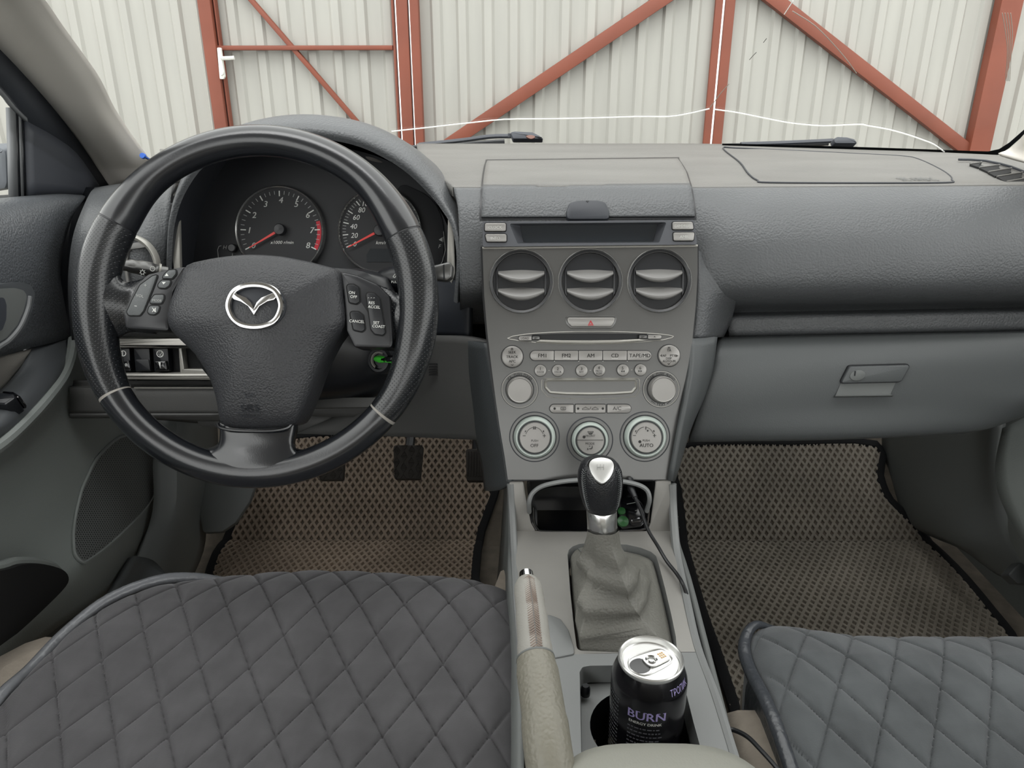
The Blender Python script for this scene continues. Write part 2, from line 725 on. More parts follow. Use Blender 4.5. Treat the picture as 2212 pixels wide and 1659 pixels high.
def letter_arc(mb, s, pl, px, py, rad, a_mid, a_span, cap, h=0.0, inward=False):
    """characters along an arc around a pixel centre (angles in degrees, counter-clockwise from right)"""
    n = len(s)
    for i, ch in enumerate(s):
        if ch == ' ':
            continue
        t = (i - (n - 1) / 2) / max(1, n - 1)
        a = math.radians(a_mid + (t if inward else -t) * a_span)
        x, y = px + rad * math.cos(a), py - rad * math.sin(a)
        letter(mb, ch, pl, x, y, cap, h, rot=(a + math.pi / 2) if inward else (a - math.pi / 2))
    return mb


def seg(mb, pl, pts, w, h, t=0.0003):
    """flat printed line through pixel points, width w in pixels"""
    for a, b in zip(pts[:-1], pts[1:]):
        A, B = Vector(pl.uv(*a, h)), Vector(pl.uv(*b, h))
        d = B - A
        if d.length < 1e-9:
            continue
        k = pl.k(*a)
        n = Vector((-d.y, d.x)).normalized() * (w * k / 2)
        mb.prism(pl, [tuple(A - n), tuple(B - n), tuple(B + n), tuple(A + n)], h - t, h + t)
    return mb


def circ(c, r, n=28, a0=0.0, a1=360.0):
    return [(c[0] + r * math.cos(math.radians(a0 + (a1 - a0) * i / n)), c[1] + r * math.sin(math.radians(a0 + (a1 - a0) * i / n))) for i in range(n)]


def pill(x0, y0, x1, y1, left=True, right=True, r=None, n=6):
    """pixel outline of a button, ends rounded where asked (y grows downwards)"""
    rr = (y1 - y0) / 2 - .02 if r is None else r
    p = []
    s = 1.6
    rl, rt = (rr if left else s), (rr if right else s)
    for cx, cy, a, q in ((x1 - rt, y0 + rt, -90, rt), (x1 - rt, y1 - rt, 0, rt), (x0 + rl, y1 - rl, 90, rl), (x0 + rl, y0 + rl, 180, rl)):
        for i in range(n + 1):
            t = math.radians(a + 90 * i / n)
            p.append((cx + q * math.cos(t), cy + q * math.sin(t)))
    return p

# ================================================================== OUTSIDE: yard, gate
GY = 2.9
g = MB()
g.box((0, 4.0, -.30), 16, 16, .04)
o = g.build('ground', M['ground'], smooth=False)
tag(o, 'grey concrete yard under and beyond the gate', 'ground', kind='structure')


def GX(px, Y=GY):
    return P(px, 0, Y=Y).x


def sheet(name, x0, x1, parent, z0=-.22, z1=2.1, pitch=.088, d=.010):
    mb = MB()
    xs = []
    n = int((x1 - x0) / pitch)
    x = x0
    prof = [(0, 0), (.50, 0), (.60, -d), (.88, -d), (.985, 0)]
    while x < x1:
        for f, y in prof:
            q = x + f * pitch
            if q < x1:
                xs.append((q, y))
        x += pitch
    xs.append((x1, 0))
    rows = [[Vector((a, GY + b, z)) for a, b in xs] for z in (z0, z1)]
    mb.grid(rows)
    return mb.build(name, M['sheet'], parent, smooth=False, face=True, sol=.0)


def post(x0, x1, parent, name='post', y0=GY - .055, y1=GY - .012, z0=-.26, z1=2.15):
    mb = MB()
    pl = Pl((0, y1, 0), XV, ZV)
    mb.prism(pl, [(x0, z0), (x1, z0), (x1, z1), (x0, z1)], 0, y1 - y0, .003)
    return mb.build(name, M['rust'], parent)


def bar(a, b, w, parent, name='diagonal_brace', y0=GY - .045, y1=GY - .012):
    mb = MB()
    A, B = P(*a, Y=y0), P(*b, Y=y0)
    pl = Pl((0, y1, 0), XV, ZV)
    d = Vector((B.x - A.x, B.z - A.z)).normalized()
    n = Vector((-d.y, d.x)) * w / 2
    A2, B2 = Vector((A.x, A.z)), Vector((B.x, B.z))
    mb.prism(pl, [tuple(A2 - n), tuple(B2 - n), tuple(B2 + n), tuple(A2 + n)], 0, y1 - y0, .003)
    return mb.build(name, M['rust'], parent)


PT = .52   # reference height of the middle rail above the frame
fence = thing('fence_panel', 'pale profiled sheet fence left of the wicket door', 'fence', (GX(150), GY, -.28))
sheet('profiled_sheet', GX(-900), GX(428), fence)
post(GX(426, GY - .05), GX(454, GY - .05), fence)

wick = thing('wicket_door', 'pale profiled sheet wicket door with white lever handle and thin red braces', 'door', (GX(650), GY, -.28))
sheet('profiled_sheet', GX(456), GX(850), wick)
post(GX(457, GY - .05), GX(461, GY - .05), wick, 'frame_upright', GY - .04)
post(GX(843, GY - .05), GX(849, GY - .05), wick, 'frame_upright', GY - .04)
bar((458, 103.5), (848, 103), .0150, wick, 'rail', GY - .040)
bar((470, -82), (790, 287), .0155, wick, 'diagonal_brace', GY - .034)
bar((458, -150), (848, -150), .0150, wick, 'rail', GY - .040)
hp = Pl((0, GY - .055, 0), XV, ZV)
mb = MB().prism(hp, rpoly(hp.poly([(471, 103), (479, 103), (488, 165), (485, 171), (477, 171)]), .004), 0, .012, .002)
hd = mb.build('handle_plate', M['white_metal'], wick)
a, b, c = P(478, 126, Y=GY - .075), P(480, 126, Y=GY - .10), P(506, 125, Y=GY - .10)
MB().tube(spline([a + YV * .02, b, b + XV * .012, c], 4), .0065, 8).build('lever', M['white_metal'], hd)
MB().lathe(hp, *hp.uv(482, 158), [(0, .018), (.006, .018), (.007, .012)], 12).build('lock_cylinder', M['white_metal'], hd)

gl = thing('gate_leaf', 'wide pale gate leaf with a long red brace rising to the right', 'gate', (GX(1220), GY, -.28))
sheet('profiled_sheet', GX(900), GX(1549), gl)
post(GX(854.5, GY - .05), GX(879.5, GY - .05), gl, 'post')
post(GX(884, GY - .05), GX(903, GY - .05), gl, 'frame_upright')
post(GX(1546, GY - .02), GX(1562.5, GY - .02), gl, 'frame_upright', GY - .024)
bar((960, 318), (1548, -80), .043, gl)
bar((890, -150), (1560, -150), .04, gl, 'rail')
gr = thing('gate_leaf', 'pale gate leaf behind the passenger side with a red brace falling to the right', 'gate', (GX(1870), GY, -.28))
sheet('profiled_sheet', GX(1586), GX(2168), gr)
post(GX(1567.5, GY - .02), GX(1589, GY - .02), gr, 'frame_upright', GY - .024)
post(GX(2163, GY - .05), GX(2211, GY - .05), gr, 'post')
bar((1560, -92), (2112, 340), .043, gr)
bar((1570, -150), (2200, -150), .04, gr, 'rail')
fr_ = thing('fence_panel', 'pale profiled sheet fence beyond the right gate post', 'fence', (GX(2600), GY, -.28))
sheet('profiled_sheet', GX(2209), GX(3400), fr_)

# ================================================================== WINDSCREEN, PILLARS, ROOF
def wy(x, z):      # windscreen surface: forward position for a side position and height
    return 1.43 - .30 * ((x - .09) / .78) ** 2 - (z - .745) / math.tan(math.radians(32)) * (1 - .10 * ((x - .09) / .78) ** 2)


def on_glass(px, py, off=0.0):
    r = ray(px, py)
    lo, hi = .3, 2.2
    for _ in range(40):
        m = (lo + hi) / 2
        q = EYE + r * m
        if q.y < wy(q.x, q.z):
            lo = m
        else:
            hi = m
    return EYE + r * (lo - off)


ws = MB()
rows = []
for i in range(15):
    z = .735 + .030 * i
    rows.append([Vector((x, wy(x, z), z)) for x in [.09 + .80 * (j / 12 - 1) for j in range(25)]])
ws.grid(rows)
wsc = ws.build('window_1', M['glass'], smooth=True, face=True)
wsc['kind'] = 'structure'
wsc['label'] = 'cracked windscreen above the dashboard'


def crack(pts, w, name='crack', m='crack'):
    MB().tube(spline([on_glass(x, y, .004) for x, y in pts], 3), w, 5).build(name, M[m], wsc)


crack([(846, 284), (892, 279), (930, 275), (1010, 266), (1090, 258), (1180, 257), (1280, 255), (1380, 252), (1445, 252), (1490, 245), (1532, 235)], .0011)
crack([(1541, 236), (1590, 243), (1640, 253), (1690, 263), (1725, 268), (1780, 272), (1855, 269), (1875, 272), (1920, 280), (1960, 291), (1995, 303), (2017, 312), (2040, 328)], .0011)
crack([(1533, 233), (1543, 220), (1558, 200), (1575, 181)], .0006, 'hairline_crack', 'scratch')
crack([(1619, 129), (1627, 120), (1634, 113)], .0004, 'scratch', 'dark_ink')
crack([(1649, 92), (1656, 83)], .0004, 'scratch', 'dark_ink')
crack([(1694, 31), (1704, 16), (1713, 2)], .0006, 'scratch', 'crack')
crack([(1712, 24), (1760, 55), (1800, 95), (1830, 130), (1850, 158)], .0006, 'scratch', 'scratch')
for q in range(4):
    crack([(2165 + q * 6, 28), (2172 + q * 5, 70), (2176 + q * 3, 110), (2172 + q * 3, 175)], .0004, 'scratch', 'scratch')
# black printed border along the lower right edge of the glass
pp = []
for x in (1560, 1640, 1760, 1850, 1950, 2040, 2100):
    pp.append((x, 310 + 24 * ((x - 1500) / 640) ** 1.3 - 1 - 5 * (x - 1560) / 540))
pp += [(2135, 327), (2158, 322), (2180, 308), (2212, 280), (2260, 230)]
bd = MB()
bd.grid([[on_glass(x, y, .003) for x, y in pp], [on_glass(x, y + 12, .003) for i, (x, y) in enumerate(pp)]])
bd.build('printed_border', M['black'], wsc, face=True)

# driver side pillar trim: three columns of points, front edge / crease / door edge
def pd(y):
    return .87 + .36 * y / 400.0


front = [(40, -80), (98, 0), (135, 54), (176, 111), (216, 169), (246, 230), (280, 284), (321, 341), (345, 385)]
crease = [(-115, -80), (-50, 0), (0, 62), (50, 120), (98, 178), (140, 226), (189, 290), (232, 350), (262, 402)]
back = [(-160, -60), (-90, 15), (-10, 105), (44, 160), (101, 221), (150, 280), (186, 330), (214, 380), (229, 410)]
pm = MB()
rows = []
for f, c, b in zip(front, crease, back):
    mid = ((f[0] + c[0]) / 2, (f[1] + c[1]) / 2)
    rows.append([P(*f, D=pd(f[1]) + .030), P(*mid, D=pd(mid[1]) + .002), P(*c, D=pd(c[1])), P(*b, D=pd(b[1]) + .022)])
for _ in range(3):
    rows.insert(0, [a * 2 - b for a, b in zip(rows[0], rows[1])])
pm.patch(rows, 5, 4)
o = pm.build('trim_1', M['pillar'], face=True, sol=.006)
o['kind'] = 'structure'
o['label'] = 'light grey pillar trim on the driver side of the windscreen'
# small blue clip by the glass edge
bp_ = tilt_plane(P(311, 338, D=1.16), 20)
mb = MB().lathe(bp_, 0, 0, [(0, .006), (.004, .006), (.0045, .002), (.003, 0)], 12)
mb.tube([P(311, 338, D=1.16), P(322, 344, D=1.18)], .002, 6)
tag(mb.build('plastic_clip', M['blue']), 'tiny blue plastic clip at the foot of the driver side pillar', 'clip')

# passenger side pillar trim
pm = MB()
rows = []
for f, b in (((2156, 331), (2330, 400)), ((2185, 318), (2360, 370)), ((2225, 275), (2400, 310)), ((2290, 200), (2460, 230)), ((2380, 90), (2560, 120))):
    m = ((f[0] + b[0]) / 2, (f[1] + b[1]) / 2 - 6)
    rows.append([P(*f, D=1.03 - (331 - f[1]) * .0011), P(*m, D=.98 - (331 - f[1]) * .0011), P(*b, D=.97 - (331 - f[1]) * .0011)])
for _ in range(2):
    rows.append([a * 2 - b for a, b in zip(rows[-1], rows[-2])])
pm.patch(rows, 5, 4)
o = pm.build('trim_2', M['pillar'], face=True, sol=.006)
o['kind'] = 'structure'
o['label'] = 'light grey pillar trim on the passenger side of the windscreen'

# headliner over the seats
rf = MB()
rows = []
for y in (.60, .45, .2, -.2, -.7, -1.25):
    rows.append([Vector((x, y, 1.22 - .10 * ((x - .09) / .64) ** 2 + (.0 if y < .5 else -.03))) for x in [.09 + .64 * (j / 4 - 1) for j in range(9)]])
rf.patch(rows, 2, 2)
o = rf.build('ceiling', M['pillar'], sol=.02)
o['kind'] = 'structure'
o['label'] = 'light headliner over the seats'
# the rest of the cabin shell behind and beside the seats
bw_ = MB()
bw_.box((.09, -1.25, .33), 1.5, .05, .76)
o = bw_.build('wall_back', M['seat_cloth'], smooth=False)
o['kind'] = 'structure'
o['label'] = 'dark rear end of the cabin'
sw_ = MB()
sw_.box((.905, .26, .31), .04, 3.0, .66)
o = sw_.build('wall_side_right', M['door'], smooth=False)
o['kind'] = 'structure'
o['label'] = 'dark lower side of the cabin on the passenger side'
sw_ = MB()
sw_.box((-.73, .26, .25), .04, 3.0, .54)
o = sw_.build('wall_side_left', M['kick'], smooth=False)
o['kind'] = 'structure'
o['label'] = 'dark lower side of the cabin behind the driver'

# wipers outside the glass
def wiper(label, arm, pivot, blade):
    t = thing('windscreen_wiper', label, 'wiper', P(*pivot[0]))
    MB().tube(spline([P(*p) for p in arm], 4), .006, 8, squash=.7).build('arm', M['frame'], t)
    pl = tilt_plane(P(*pivot[1][0]), 30)
    MB().prism(pl, rpoly(pl.poly([p[:2] for p in pivot[1]]), .004), 0, .016, .003).build('pivot_cover', M['frame'], t)
    MB().tube(spline([P(*p) for p in blade], 4), .005, 6).build('blade', M['black'], t)
    return t


wa = wiper('grey windscreen wiper with faded red spot outside the glass above the dashboard lid', [(905, 313, 1.55), (1000, 303, 1.55), (1060, 295, 1.54), (1105, 294, 1.53)],
           ((1140, 305, 1.53), [(1102, 293, 1.52), (1112, 291), (1150, 293), (1164, 300), (1175, 308), (1108, 308)]), [(880, 320, 1.6), (1000, 312, 1.6), (1090, 306, 1.6)])
pl = tilt_plane(P(1144, 299, 1.49), 30)
MB().prism(pl, smooth_closed(pl.poly([(1136, 297), (1148, 295), (1156, 299), (1146, 303)]), 3), .002, .006).build('faded_spot', M['orange'], wa)
MB().tube([P(1104, 288, 1.52), P(1104, 296, 1.52)], .006, 6).build('nut', M['frame'], wa)
wiper('grey windscreen wiper lying outside the glass ahead of the passenger', [(1600, 312, 1.52), (1690, 309, 1.52), (1760, 306, 1.50), (1800, 304, 1.49)],
      ((1820, 310, 1.48), [(1793, 308, 1.47), (1802, 303), (1822, 304), (1838, 308), (1846, 318), (1796, 318)]), [(1560, 316, 1.6), (1680, 312, 1.6), (1790, 309, 1.58)])
cw = MB()
cw.grid([[Vector((x, wy(x, .72) + .03, .705)) for x in (-.66, -.3, .1, .5, .84)], [Vector((x, wy(x, .72) + .22, .66)) for x in (-.66, -.3, .1, .5, .84)]])
tag(cw.build('cowl_panel', M['black'], face=False, sol=.01), 'black cowl panel outside below the windscreen', 'cowl')

# ================================================================== DASHBOARD
dash = thing('dashboard', 'dark grey leather-grained dashboard across the cabin', 'dashboard', (.09, 1.1, .45))
XS = [900, 990, 1040, 1160, 1290, 1400, 1500, 1600, 1740, 1900, 2050, 2212, 2330]


def dr(ys, Y, dY=0.0, ext=0.0):
    out = []
    for x in XS:
        t = max(0.0, (x - 1500) / 712.0)
        y = ys[0] + (ys[1] - ys[0]) * t if isinstance(ys, tuple) else ys
        x0 = interp([(310, 900), (345, 912), (385, 955), (405, 980), (430, 988), (500, 992), (720, 994)], y)
        if x < 1000:
            x = x0 if x == 900 else (x0 + 1040) / 2
        bul = ext * min(1.0, max(0.0, (x - 1545) / 60.0))
        out.append(P(x, y, Y=Y + dY * t * t - bul))
    return out


mb = MB()
base = [P(x, 310 + (0 if x < 1500 else 24 * ((x - 1500) / 640) ** 1.3), Y=1.40 - .24 * max(0, (x - 1500) / 660) ** 1.6) for x in XS]
rows = [base, dr(345, 1.14, -.04), dr(385, 1.0), dr((401, 396), .953, 0), dr((405.5, 401), .9465, 0)]
mb.patch(rows, 4, 5)
top_obj = mb.build('dash_top', M['dash_dust_lit'], dash, face=True, sol=.012)
mf = MB()
rows = [dr((405.5, 401), .9465, 0), dr((411, 407), .938, 0, .001), dr((450, 445), .920, .0, .011), dr((520, 512), .902, 0, .020), dr((590, 580), .893, 0, .023), dr((632, 622), .892, 0, .020), dr((655, 645), .905, 0, .014), dr((672, 660), .935), dr((700, 690), .955)]
mf.patch(rows, 4, 4)
mf.build('dash_face', M['dash'], dash, face=True, sol=.012)
both = MB()
both.add(mb.v, mb.f)
both.add(mf.v, mf.f)
DASH = both.bvh()
# dash top ahead of the driver and an added black box that blocks light leaks
md = MB()
rows = [[P(x, 322, Y=1.36 - .0004 * max(0, 560 - x)) for x in (345, 430, 560, 760, 960)], [P(x, 345, Y=1.2 - .0002 * max(0, 560 - x)) for x in (345, 430, 560, 760, 960)], [P(x, 380, Y=1.08) for x in (345, 430, 560, 760, 960)]]
md.patch(rows, 3, 3)
md.build('dash_top_driver', M['dash_dust_lit'], dash, face=True, sol=.01)
mc = MB()
mc.box((.10, 1.17, .53), 1.40, .10, .30)
mc.build('dash_light_block', M['black_matt'], dash, smooth=False)

# storage lip under the pad on the passenger side
mb = MB()
LX = [1575, 1640, 1800, 2000, 2212, 2330]


def lr(y0, y1, Y, dY=0.0):
    return [P(x, y0 + (y1 - y0) * (x - 1575) / 637.0, Y=Y + dY * ((x - 1575) / 637.0)) for x in LX]


rows = [lr(672, 660, .95), lr(681, 669, .926), lr(688, 676, .919), lr(705, 692, .916), lr(722, 708, .915), lr(729, 716, .925)]
mb.patch(rows, 3, 3)
mb.build('tray_lip', M['dash'], dash, face=True, sol=.01)
# filler piece rounding the pad down beside the centre stack
mb = MB()
rows = [[P(1506, 540, Y=.893), P(1530, 550, Y=.898), P(1575, 560, Y=.885)],
        [P(1507, 620, Y=.876), P(1535, 620, Y=.879), P(1590, 632, Y=.880)],
        [P(1503, 690, Y=.864), P(1535, 690, Y=.872), P(1582, 685, Y=.914)],
        [P(1497, 730, Y=.857), P(1530, 730, Y=.866), P(1564, 728, Y=.912)]]
mb.patch(rows, 5, 5)
mb.build('stack_shoulder', M['dash'], dash, face=True, sol=.008)
# front side trim right of the stack
mb = MB()
rows = [[P(1494, 731, Y=.850), P(1520, 730, Y=.858), P(1550, 728, Y=.868)],
        [P(1492, 800, Y=.832), P(1518, 800, Y=.842), P(1541, 795, Y=.862)],
        [P(1482, 860, Y=.818), P(1505, 865, Y=.828), P(1522, 860, Y=.858)],
        [P(1472, 930, Y=.802), P(1482, 935, Y=.815), P(1494, 925, Y=.850)],
        [P(1452, 1040, Y=.785), P(1458, 1040, Y=.80), P(1462, 1030, Y=.84)]]
mb.patch(rows, 4, 4)
mb.build('stack_side_trim', M['lower'], dash, face=True, sol=.006)

# airbag lid draped on the dash top
ab = smooth_closed([(1562, 322), (1590, 321), (1700, 326), (1860, 334), (1950, 339), (1985, 346), (2030, 367), (2052, 382), (2055, 391), (2046, 396), (1900, 397), (1665, 396), (1636, 391), (1616, 376), (1598, 352)], 5)


def span(poly, y):
    xs = []
    for (x0, y0), (x1, y1) in zip(poly, poly[1:] + poly[:1]):
        if (y0 > y) != (y1 > y):
            xs.append(x0 + (x1 - x0) * (y - y0) / (y1 - y0))
    return (min(xs), max(xs)) if xs else None


mb = MB()
rows = []
for i in range(26):
    y = 323.5 + (395.5 - 323.5) * i / 25
    s = span(ab, y)
    rows.append((s[0], s[1], y, y))
mb.grid(drape(DASH, rows, .0012, 30))
abl = mb.build('airbag_lid', M['dash_dust_lit'], dash, face=True)
MB().tube([hit(DASH, x, y, .0010) for x, y in ab], .0011, 6, closed=True).build('airbag_seam', M['dash_dark'], dash)
AT = hit_plane(DASH, 1982, 386, .0014)
mb = MB()
letter(mb, 'SRS AIRBAG', AT, 1982, 386, 40, .0012, width=80)
mb.build('embossed_lettering', M['lower'], abl)
# side demister vent: dark openings between light slats
vp = hit_plane(DASH, 2160, 372, .0012)
vt = MB().tube([vp.pt(*vp.uv(*zT(x, y)), .001) for x, y in ((830, 932), (1000, 935), (1200, 950), (1400, 990), (1560, 1035), (1740, 1105), (1900, 1180))], .0016, 6).build('side_vent', M['dash_dark'], dash)
for pts in (((985, 1000), (1150, 976), (1105, 1012), (1180, 1022), (1105, 1042)), ((1118, 1050), (1397, 1014), (1385, 1052), (1405, 1062), (1238, 1106)), ((1240, 1112), (1558, 1060), (1540, 1098), (1558, 1112), (1335, 1167)),
            ((1358, 1176), (1712, 1116), (1690, 1160), (1705, 1178), (1475, 1242)), ((1490, 1247), (1900, 1170), (1900, 1265), (1560, 1264)), ):
    MB().prism(vp, vp.poly([zT(*p) for p in pts]), -.002, .0012).build('vent_opening', M['black_matt'], vt)
    a_, b_ = zT(*pts[0]), zT(*pts[1])
    MB().tube([vp.pt(*vp.uv(*a_), .0018), vp.pt(*vp.uv(*b_), .0018)], .0011, 5).build('slat', M['dash_dust_lit'], vt)

# lid over the centre stack, draped on the pad
LL = [(352, 1053), (358, 1050), (380, 1046), (407, 1043), (440, 1041), (471, 1040)]
LR = [(347, 1463), (356, 1470), (375, 1481), (407, 1491), (440, 1497), (469, 1500)]


def lid_rows(grow, lo, hi, n):
    out = []
    for i in range(n + 1):
        t = lo + (hi - lo) * i / n
        yl, yr = 352 + 119 * t, 347 + 122 * t
        out.append((interp(LL, yl) - grow, interp(LR, yr) + grow, yl, yr))
    return out


mb = MB()
mb.grid(drape(DASH, lid_rows(4.2, -.045, 1.035, 30), .0014, 40))
mb.build('lid_gap', M['black'], dash, face=True)
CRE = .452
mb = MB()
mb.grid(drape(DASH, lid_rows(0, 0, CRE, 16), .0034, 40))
lidt = mb.build('storage_lid_top', M['dash_dust_lit'], dash, face=True, sol=.002)
mb = MB()
mb.grid(drape(DASH, lid_rows(0, CRE, 1, 16), .0034, 40))
LID = mb.bvh()
lido = mb.build('storage_lid', M['dash'], dash, face=True, sol=.002)
tp = hit_plane(LID, 1270, 452, .0)
mb = MB().prism(tp, rpoly(tp.poly([(1224, 474), (1223, 456), (1231, 437), (1250, 432.5), (1290, 432), (1308, 436), (1316, 455), (1317, 474)], .003), .006, 3), -.012, .004, .0025)
tab = mb.build('lid_latch', M['dash_dark'], lido)
MB().prism(tp, tp.poly([(1266, 434), (1272, 434), (1269, 437)], .004), .003, .0045).build('arrow_mark', M['black'], lido)

# ---- cluster hood
HY = .945
lip = [(362, 655), (360, 570), (366, 480), (388, 408), (432, 345), (500, 305), (580, 285), (660, 281), (740, 291), (807, 313), (875, 353), (929, 404), (963, 448), (985, 490), (995, 560), (988, 655)]
cxp, cyp = 677, 600
hood = MB()


def hrow(scale_out, Y, dy=0.0, squash=1.0):
    r = []
    for x, y in lip:
        q = (cxp + (x - cxp) * scale_out, cyp + (y - cyp) * (1 + (scale_out - 1) * squash) + dy)
        r.append(P(*q, Y=Y))
    return r


hood_rows = []
lip_dy = [0] * 12 + [-.012, -.028, -.042, -.044]
for back_y, grow, zoff, fy in ((1.33, .030, -.14, 0), (1.18, .020, -.048, 0), (1.06, .012, -.008, .1), (.985, .0085, .007, .6), (.955, .003, .006, .9), (.945, 0, 0, 1), (.948, -.005, -.004, 1), (.975, -.004, -.004, .6), (1.03, -.002, -.004, .2), (1.10, .001, -.004, 0)):
    r = []
    for (x, y), dl in zip(lip, lip_dy):
        q = P(x, y, Y=HY + dl)
        cx3, cz3 = P(cxp, 560, Y=HY).x, P(cxp, 560, Y=HY).z
        d = Vector((q.x - cx3, 0, q.z - cz3))
        k = max(0.0, min(1.0, (q.z - cz3) / .10))
        dn = d.normalized()
        r.append(Vector((q.x + dn.x * grow, back_y + dl * fy, q.z + dn.z * grow + zoff * k)))
    hood_rows.append(r)
hood.patch(hood_rows[:7], 4, 4)
ho = hood.build('cluster_hood', M['dash'], dash, sol=0.0)
inner = MB()
inner.patch(hood_rows[6:], 4, 3)
inn = inner.build('hood_lining', M['dash_dark'], dash)
tpn = Pl(P(808, 344, Y=1.0), XV, (0, -.9, .35))
MB().prism(tilt_plane(P(808, 344, Y=.985), 0), smooth_closed(tilt_plane(P(808, 344, Y=.985), 0).poly([(790, 338), (806, 340), (827, 350), (815, 350), (798, 345)]), 3), 0, .002).build('sensor_window', M['black_gloss'], dash)

# ---- driver side dash end with round vent
mb = MB()
rows = [[P(205, 405, Y=1.12), P(270, 395, Y=1.13), P(330, 392, Y=1.13), P(385, 390, Y=1.15)],
        [P(190, 425, Y=1.03), P(262, 420, Y=1.01), P(325, 415, Y=1.00), P(372, 405, Y=1.03)],
        [P(160, 500, Y=.985), P(240, 500, Y=.955), P(310, 495, Y=.95), P(366, 480, Y=.97)],
        [P(148, 580, Y=.975), P(235, 580, Y=.942), P(305, 580, Y=.938), P(362, 575, Y=.955)],
        [P(148, 660, Y=.975), P(235, 660, Y=.945), P(305, 660, Y=.94), P(362, 655, Y=.95)],
        [P(155, 735, Y=.985), P(235, 728, Y=.96), P(305, 728, Y=.96), P(400, 728, Y=.965)]]
mb.patch(rows, 5, 5)
mb.build('dash_end_pad', M['dash'], dash, face=True, sol=.01)
VP_ = tilt_plane(P(285, 575, Y=.938), 12)
kv = VP_.k(285, 575)
mb = MB().lathe(VP_, *VP_.uv(282, 572), [(66 * kv, .0), (66 * kv, .008), (62 * kv, .011), (56 * kv, .008), (54 * kv, -.012)], 40)
mb.build('end_vent_ring', M['silver_lt'], dash)
mb = MB().lathe(VP_, *VP_.uv(282, 572), [(54 * kv, .004), (52 * kv, -.002), (0, -.004)], 32)
ev = mb.build('end_vent_core', M['vent'], dash)
MB().prism(VP_, VP_.poly([(236, 534), (312, 521), (320, 534), (240, 545)], .004), .0, .007, .001).build('vent_blade', M['blade'], ev)
MB().tube([VP_.pt(*VP_.uv(x, y), .004) for x, y in ((294, 526), (279, 545), (275, 575), (280, 610))], .002, 6).build('vent_vane', M['blade'], ev)

# ---- lower driver side: trim strips, knee panel, slots
KP = tilt_plane(P(340, 780, Y=.965), 16)


def kpart(name, pts, h0, h1, m, b=.0015, r=.003, par=dash):
    return MB().prism(KP, rpoly(KP.poly(pts), r), h0, h1, b).build(name, M[m], par)


kpart('knee_trim', [(190, 729), (402, 729), (440, 752), (190, 750)], -.01, .010, 'silver_lt', .004)
kpart('switch_recess', [(200, 748), (520, 748), (520, 806), (200, 806)], -.02, -.012, 'black_matt')
kpart('pocket_frame', [(387, 751), (393, 751), (399, 797), (391, 806)], -.012, .002, 'silver_lt', .0004, .0008)
kpart('pocket_frame', [(395, 797), (500, 798), (500, 806), (391, 806)], -.012, .002, 'silver_lt', .0004, .0008)
kpart('lower_trim', [(200, 805), (520, 805), (520, 821), (200, 819)], -.01, .008, 'silver_lt', .004)
mb = MB()
KX = [150, 260, 400, 560, 700, 850, 1000, 1060]
rows = [[P(x, 822, Y=.99) for x in KX], [P(x, 834, Y=.985) for x in KX], [P(x, 838, Y=.962) for x in KX], [P(x, 870, Y=.958) for x in KX],
        [P(x, 893 + (max(0, x - 480) * .03), Y=.958) for x in KX]]
mb.patch(rows, 3, 3)
mb.build('knee_panel', M['knee'], dash, face=True, sol=.012)
MB().tube([P(x, 838, Y=.958) for x in (290, 380, 480)], .0012, 6).build('panel_edge', M['silver_lt'], dash)
mb = MB()
rows = [[P(x, 894, Y=.956) for x in (150, 300, 420, 480)], [P(x, 900, Y=.957) for x in (150, 300, 420, 480)], [P(x, 904 + (10 if x > 400 else 0), Y=.97) for x in (150, 300, 420, 500)]]
mb.patch(rows, 2, 2)
mb.build('knee_panel_lip', M['knee'], dash, face=True, sol=.01)
# right half of the knee area between column and stack
mb = MB()
rows = [[P(860, 725, Y=.975), P(930, 725, Y=.94), P(1000, 728, Y=.905), P(1050, 738, Y=.885)],
        [P(850, 800, Y=.97), P(920, 800, Y=.935), P(1000, 805, Y=.90), P(1050, 810, Y=.88)],
        [P(760, 880, Y=.965), P(900, 885, Y=.935), P(1000, 885, Y=.895), P(1060, 890, Y=.87)],
        [P(640, 937, Y=.965), P(880, 944, Y=.935), P(1020, 950, Y=.89), P(1070, 952, Y=.86)]]
mb.patch(rows, 5, 5)
mb.build('knee_panel_right', M['knee'], dash, face=True, sol=.01)
mb = MB()
rows = [[P(420, 892, Y=.968), P(520, 892, Y=.968), P(660, 892, Y=.970), P(820, 892, Y=.970), P(980, 892, Y=.970)], [P(430, 920, Y=.965), P(520, 925, Y=.965), P(660, 937, Y=.966), P(820, 942, Y=.966), P(980, 946, Y=.966)]]
mb.grid(rows)
mb.build('knee_panel_bottom', M['knee'], dash, face=True, sol=.01)
sl = tilt_plane(P(935, 796, Y=.924), 14)
for i in range(5):
    y = 785 + i * 5.8
    MB().prism(sl, sl.poly([(927, y), (945, y), (946, y + 3), (926, y + 3)]), 0, .0012).build('vent_slot', M['black_matt'], dash)
# side wall of the stack towards the driver
mb = MB()
rows = [[P(990, 735, Y=.93), P(1022, 738, Y=.885), P(1048, 742, Y=.858)],
        [P(1000, 820, Y=.92), P(1032, 820, Y=.865), P(1063, 820, Y=.838)],
        [P(1018, 920, Y=.90), P(1050, 920, Y=.845), P(1080, 920, Y=.815)],
        [P(1038, 1000, Y=.885), P(1066, 1000, Y=.83), P(1093, 1000, Y=.80)],
        [P(1046, 1060, Y=.87), P(1072, 1060, Y=.82), P(1100, 1045, Y=.792)]]
mb.patch(rows, 5, 5)
mb.build('stack_side_wall', M['stackside'], dash, face=True, sol=.008)

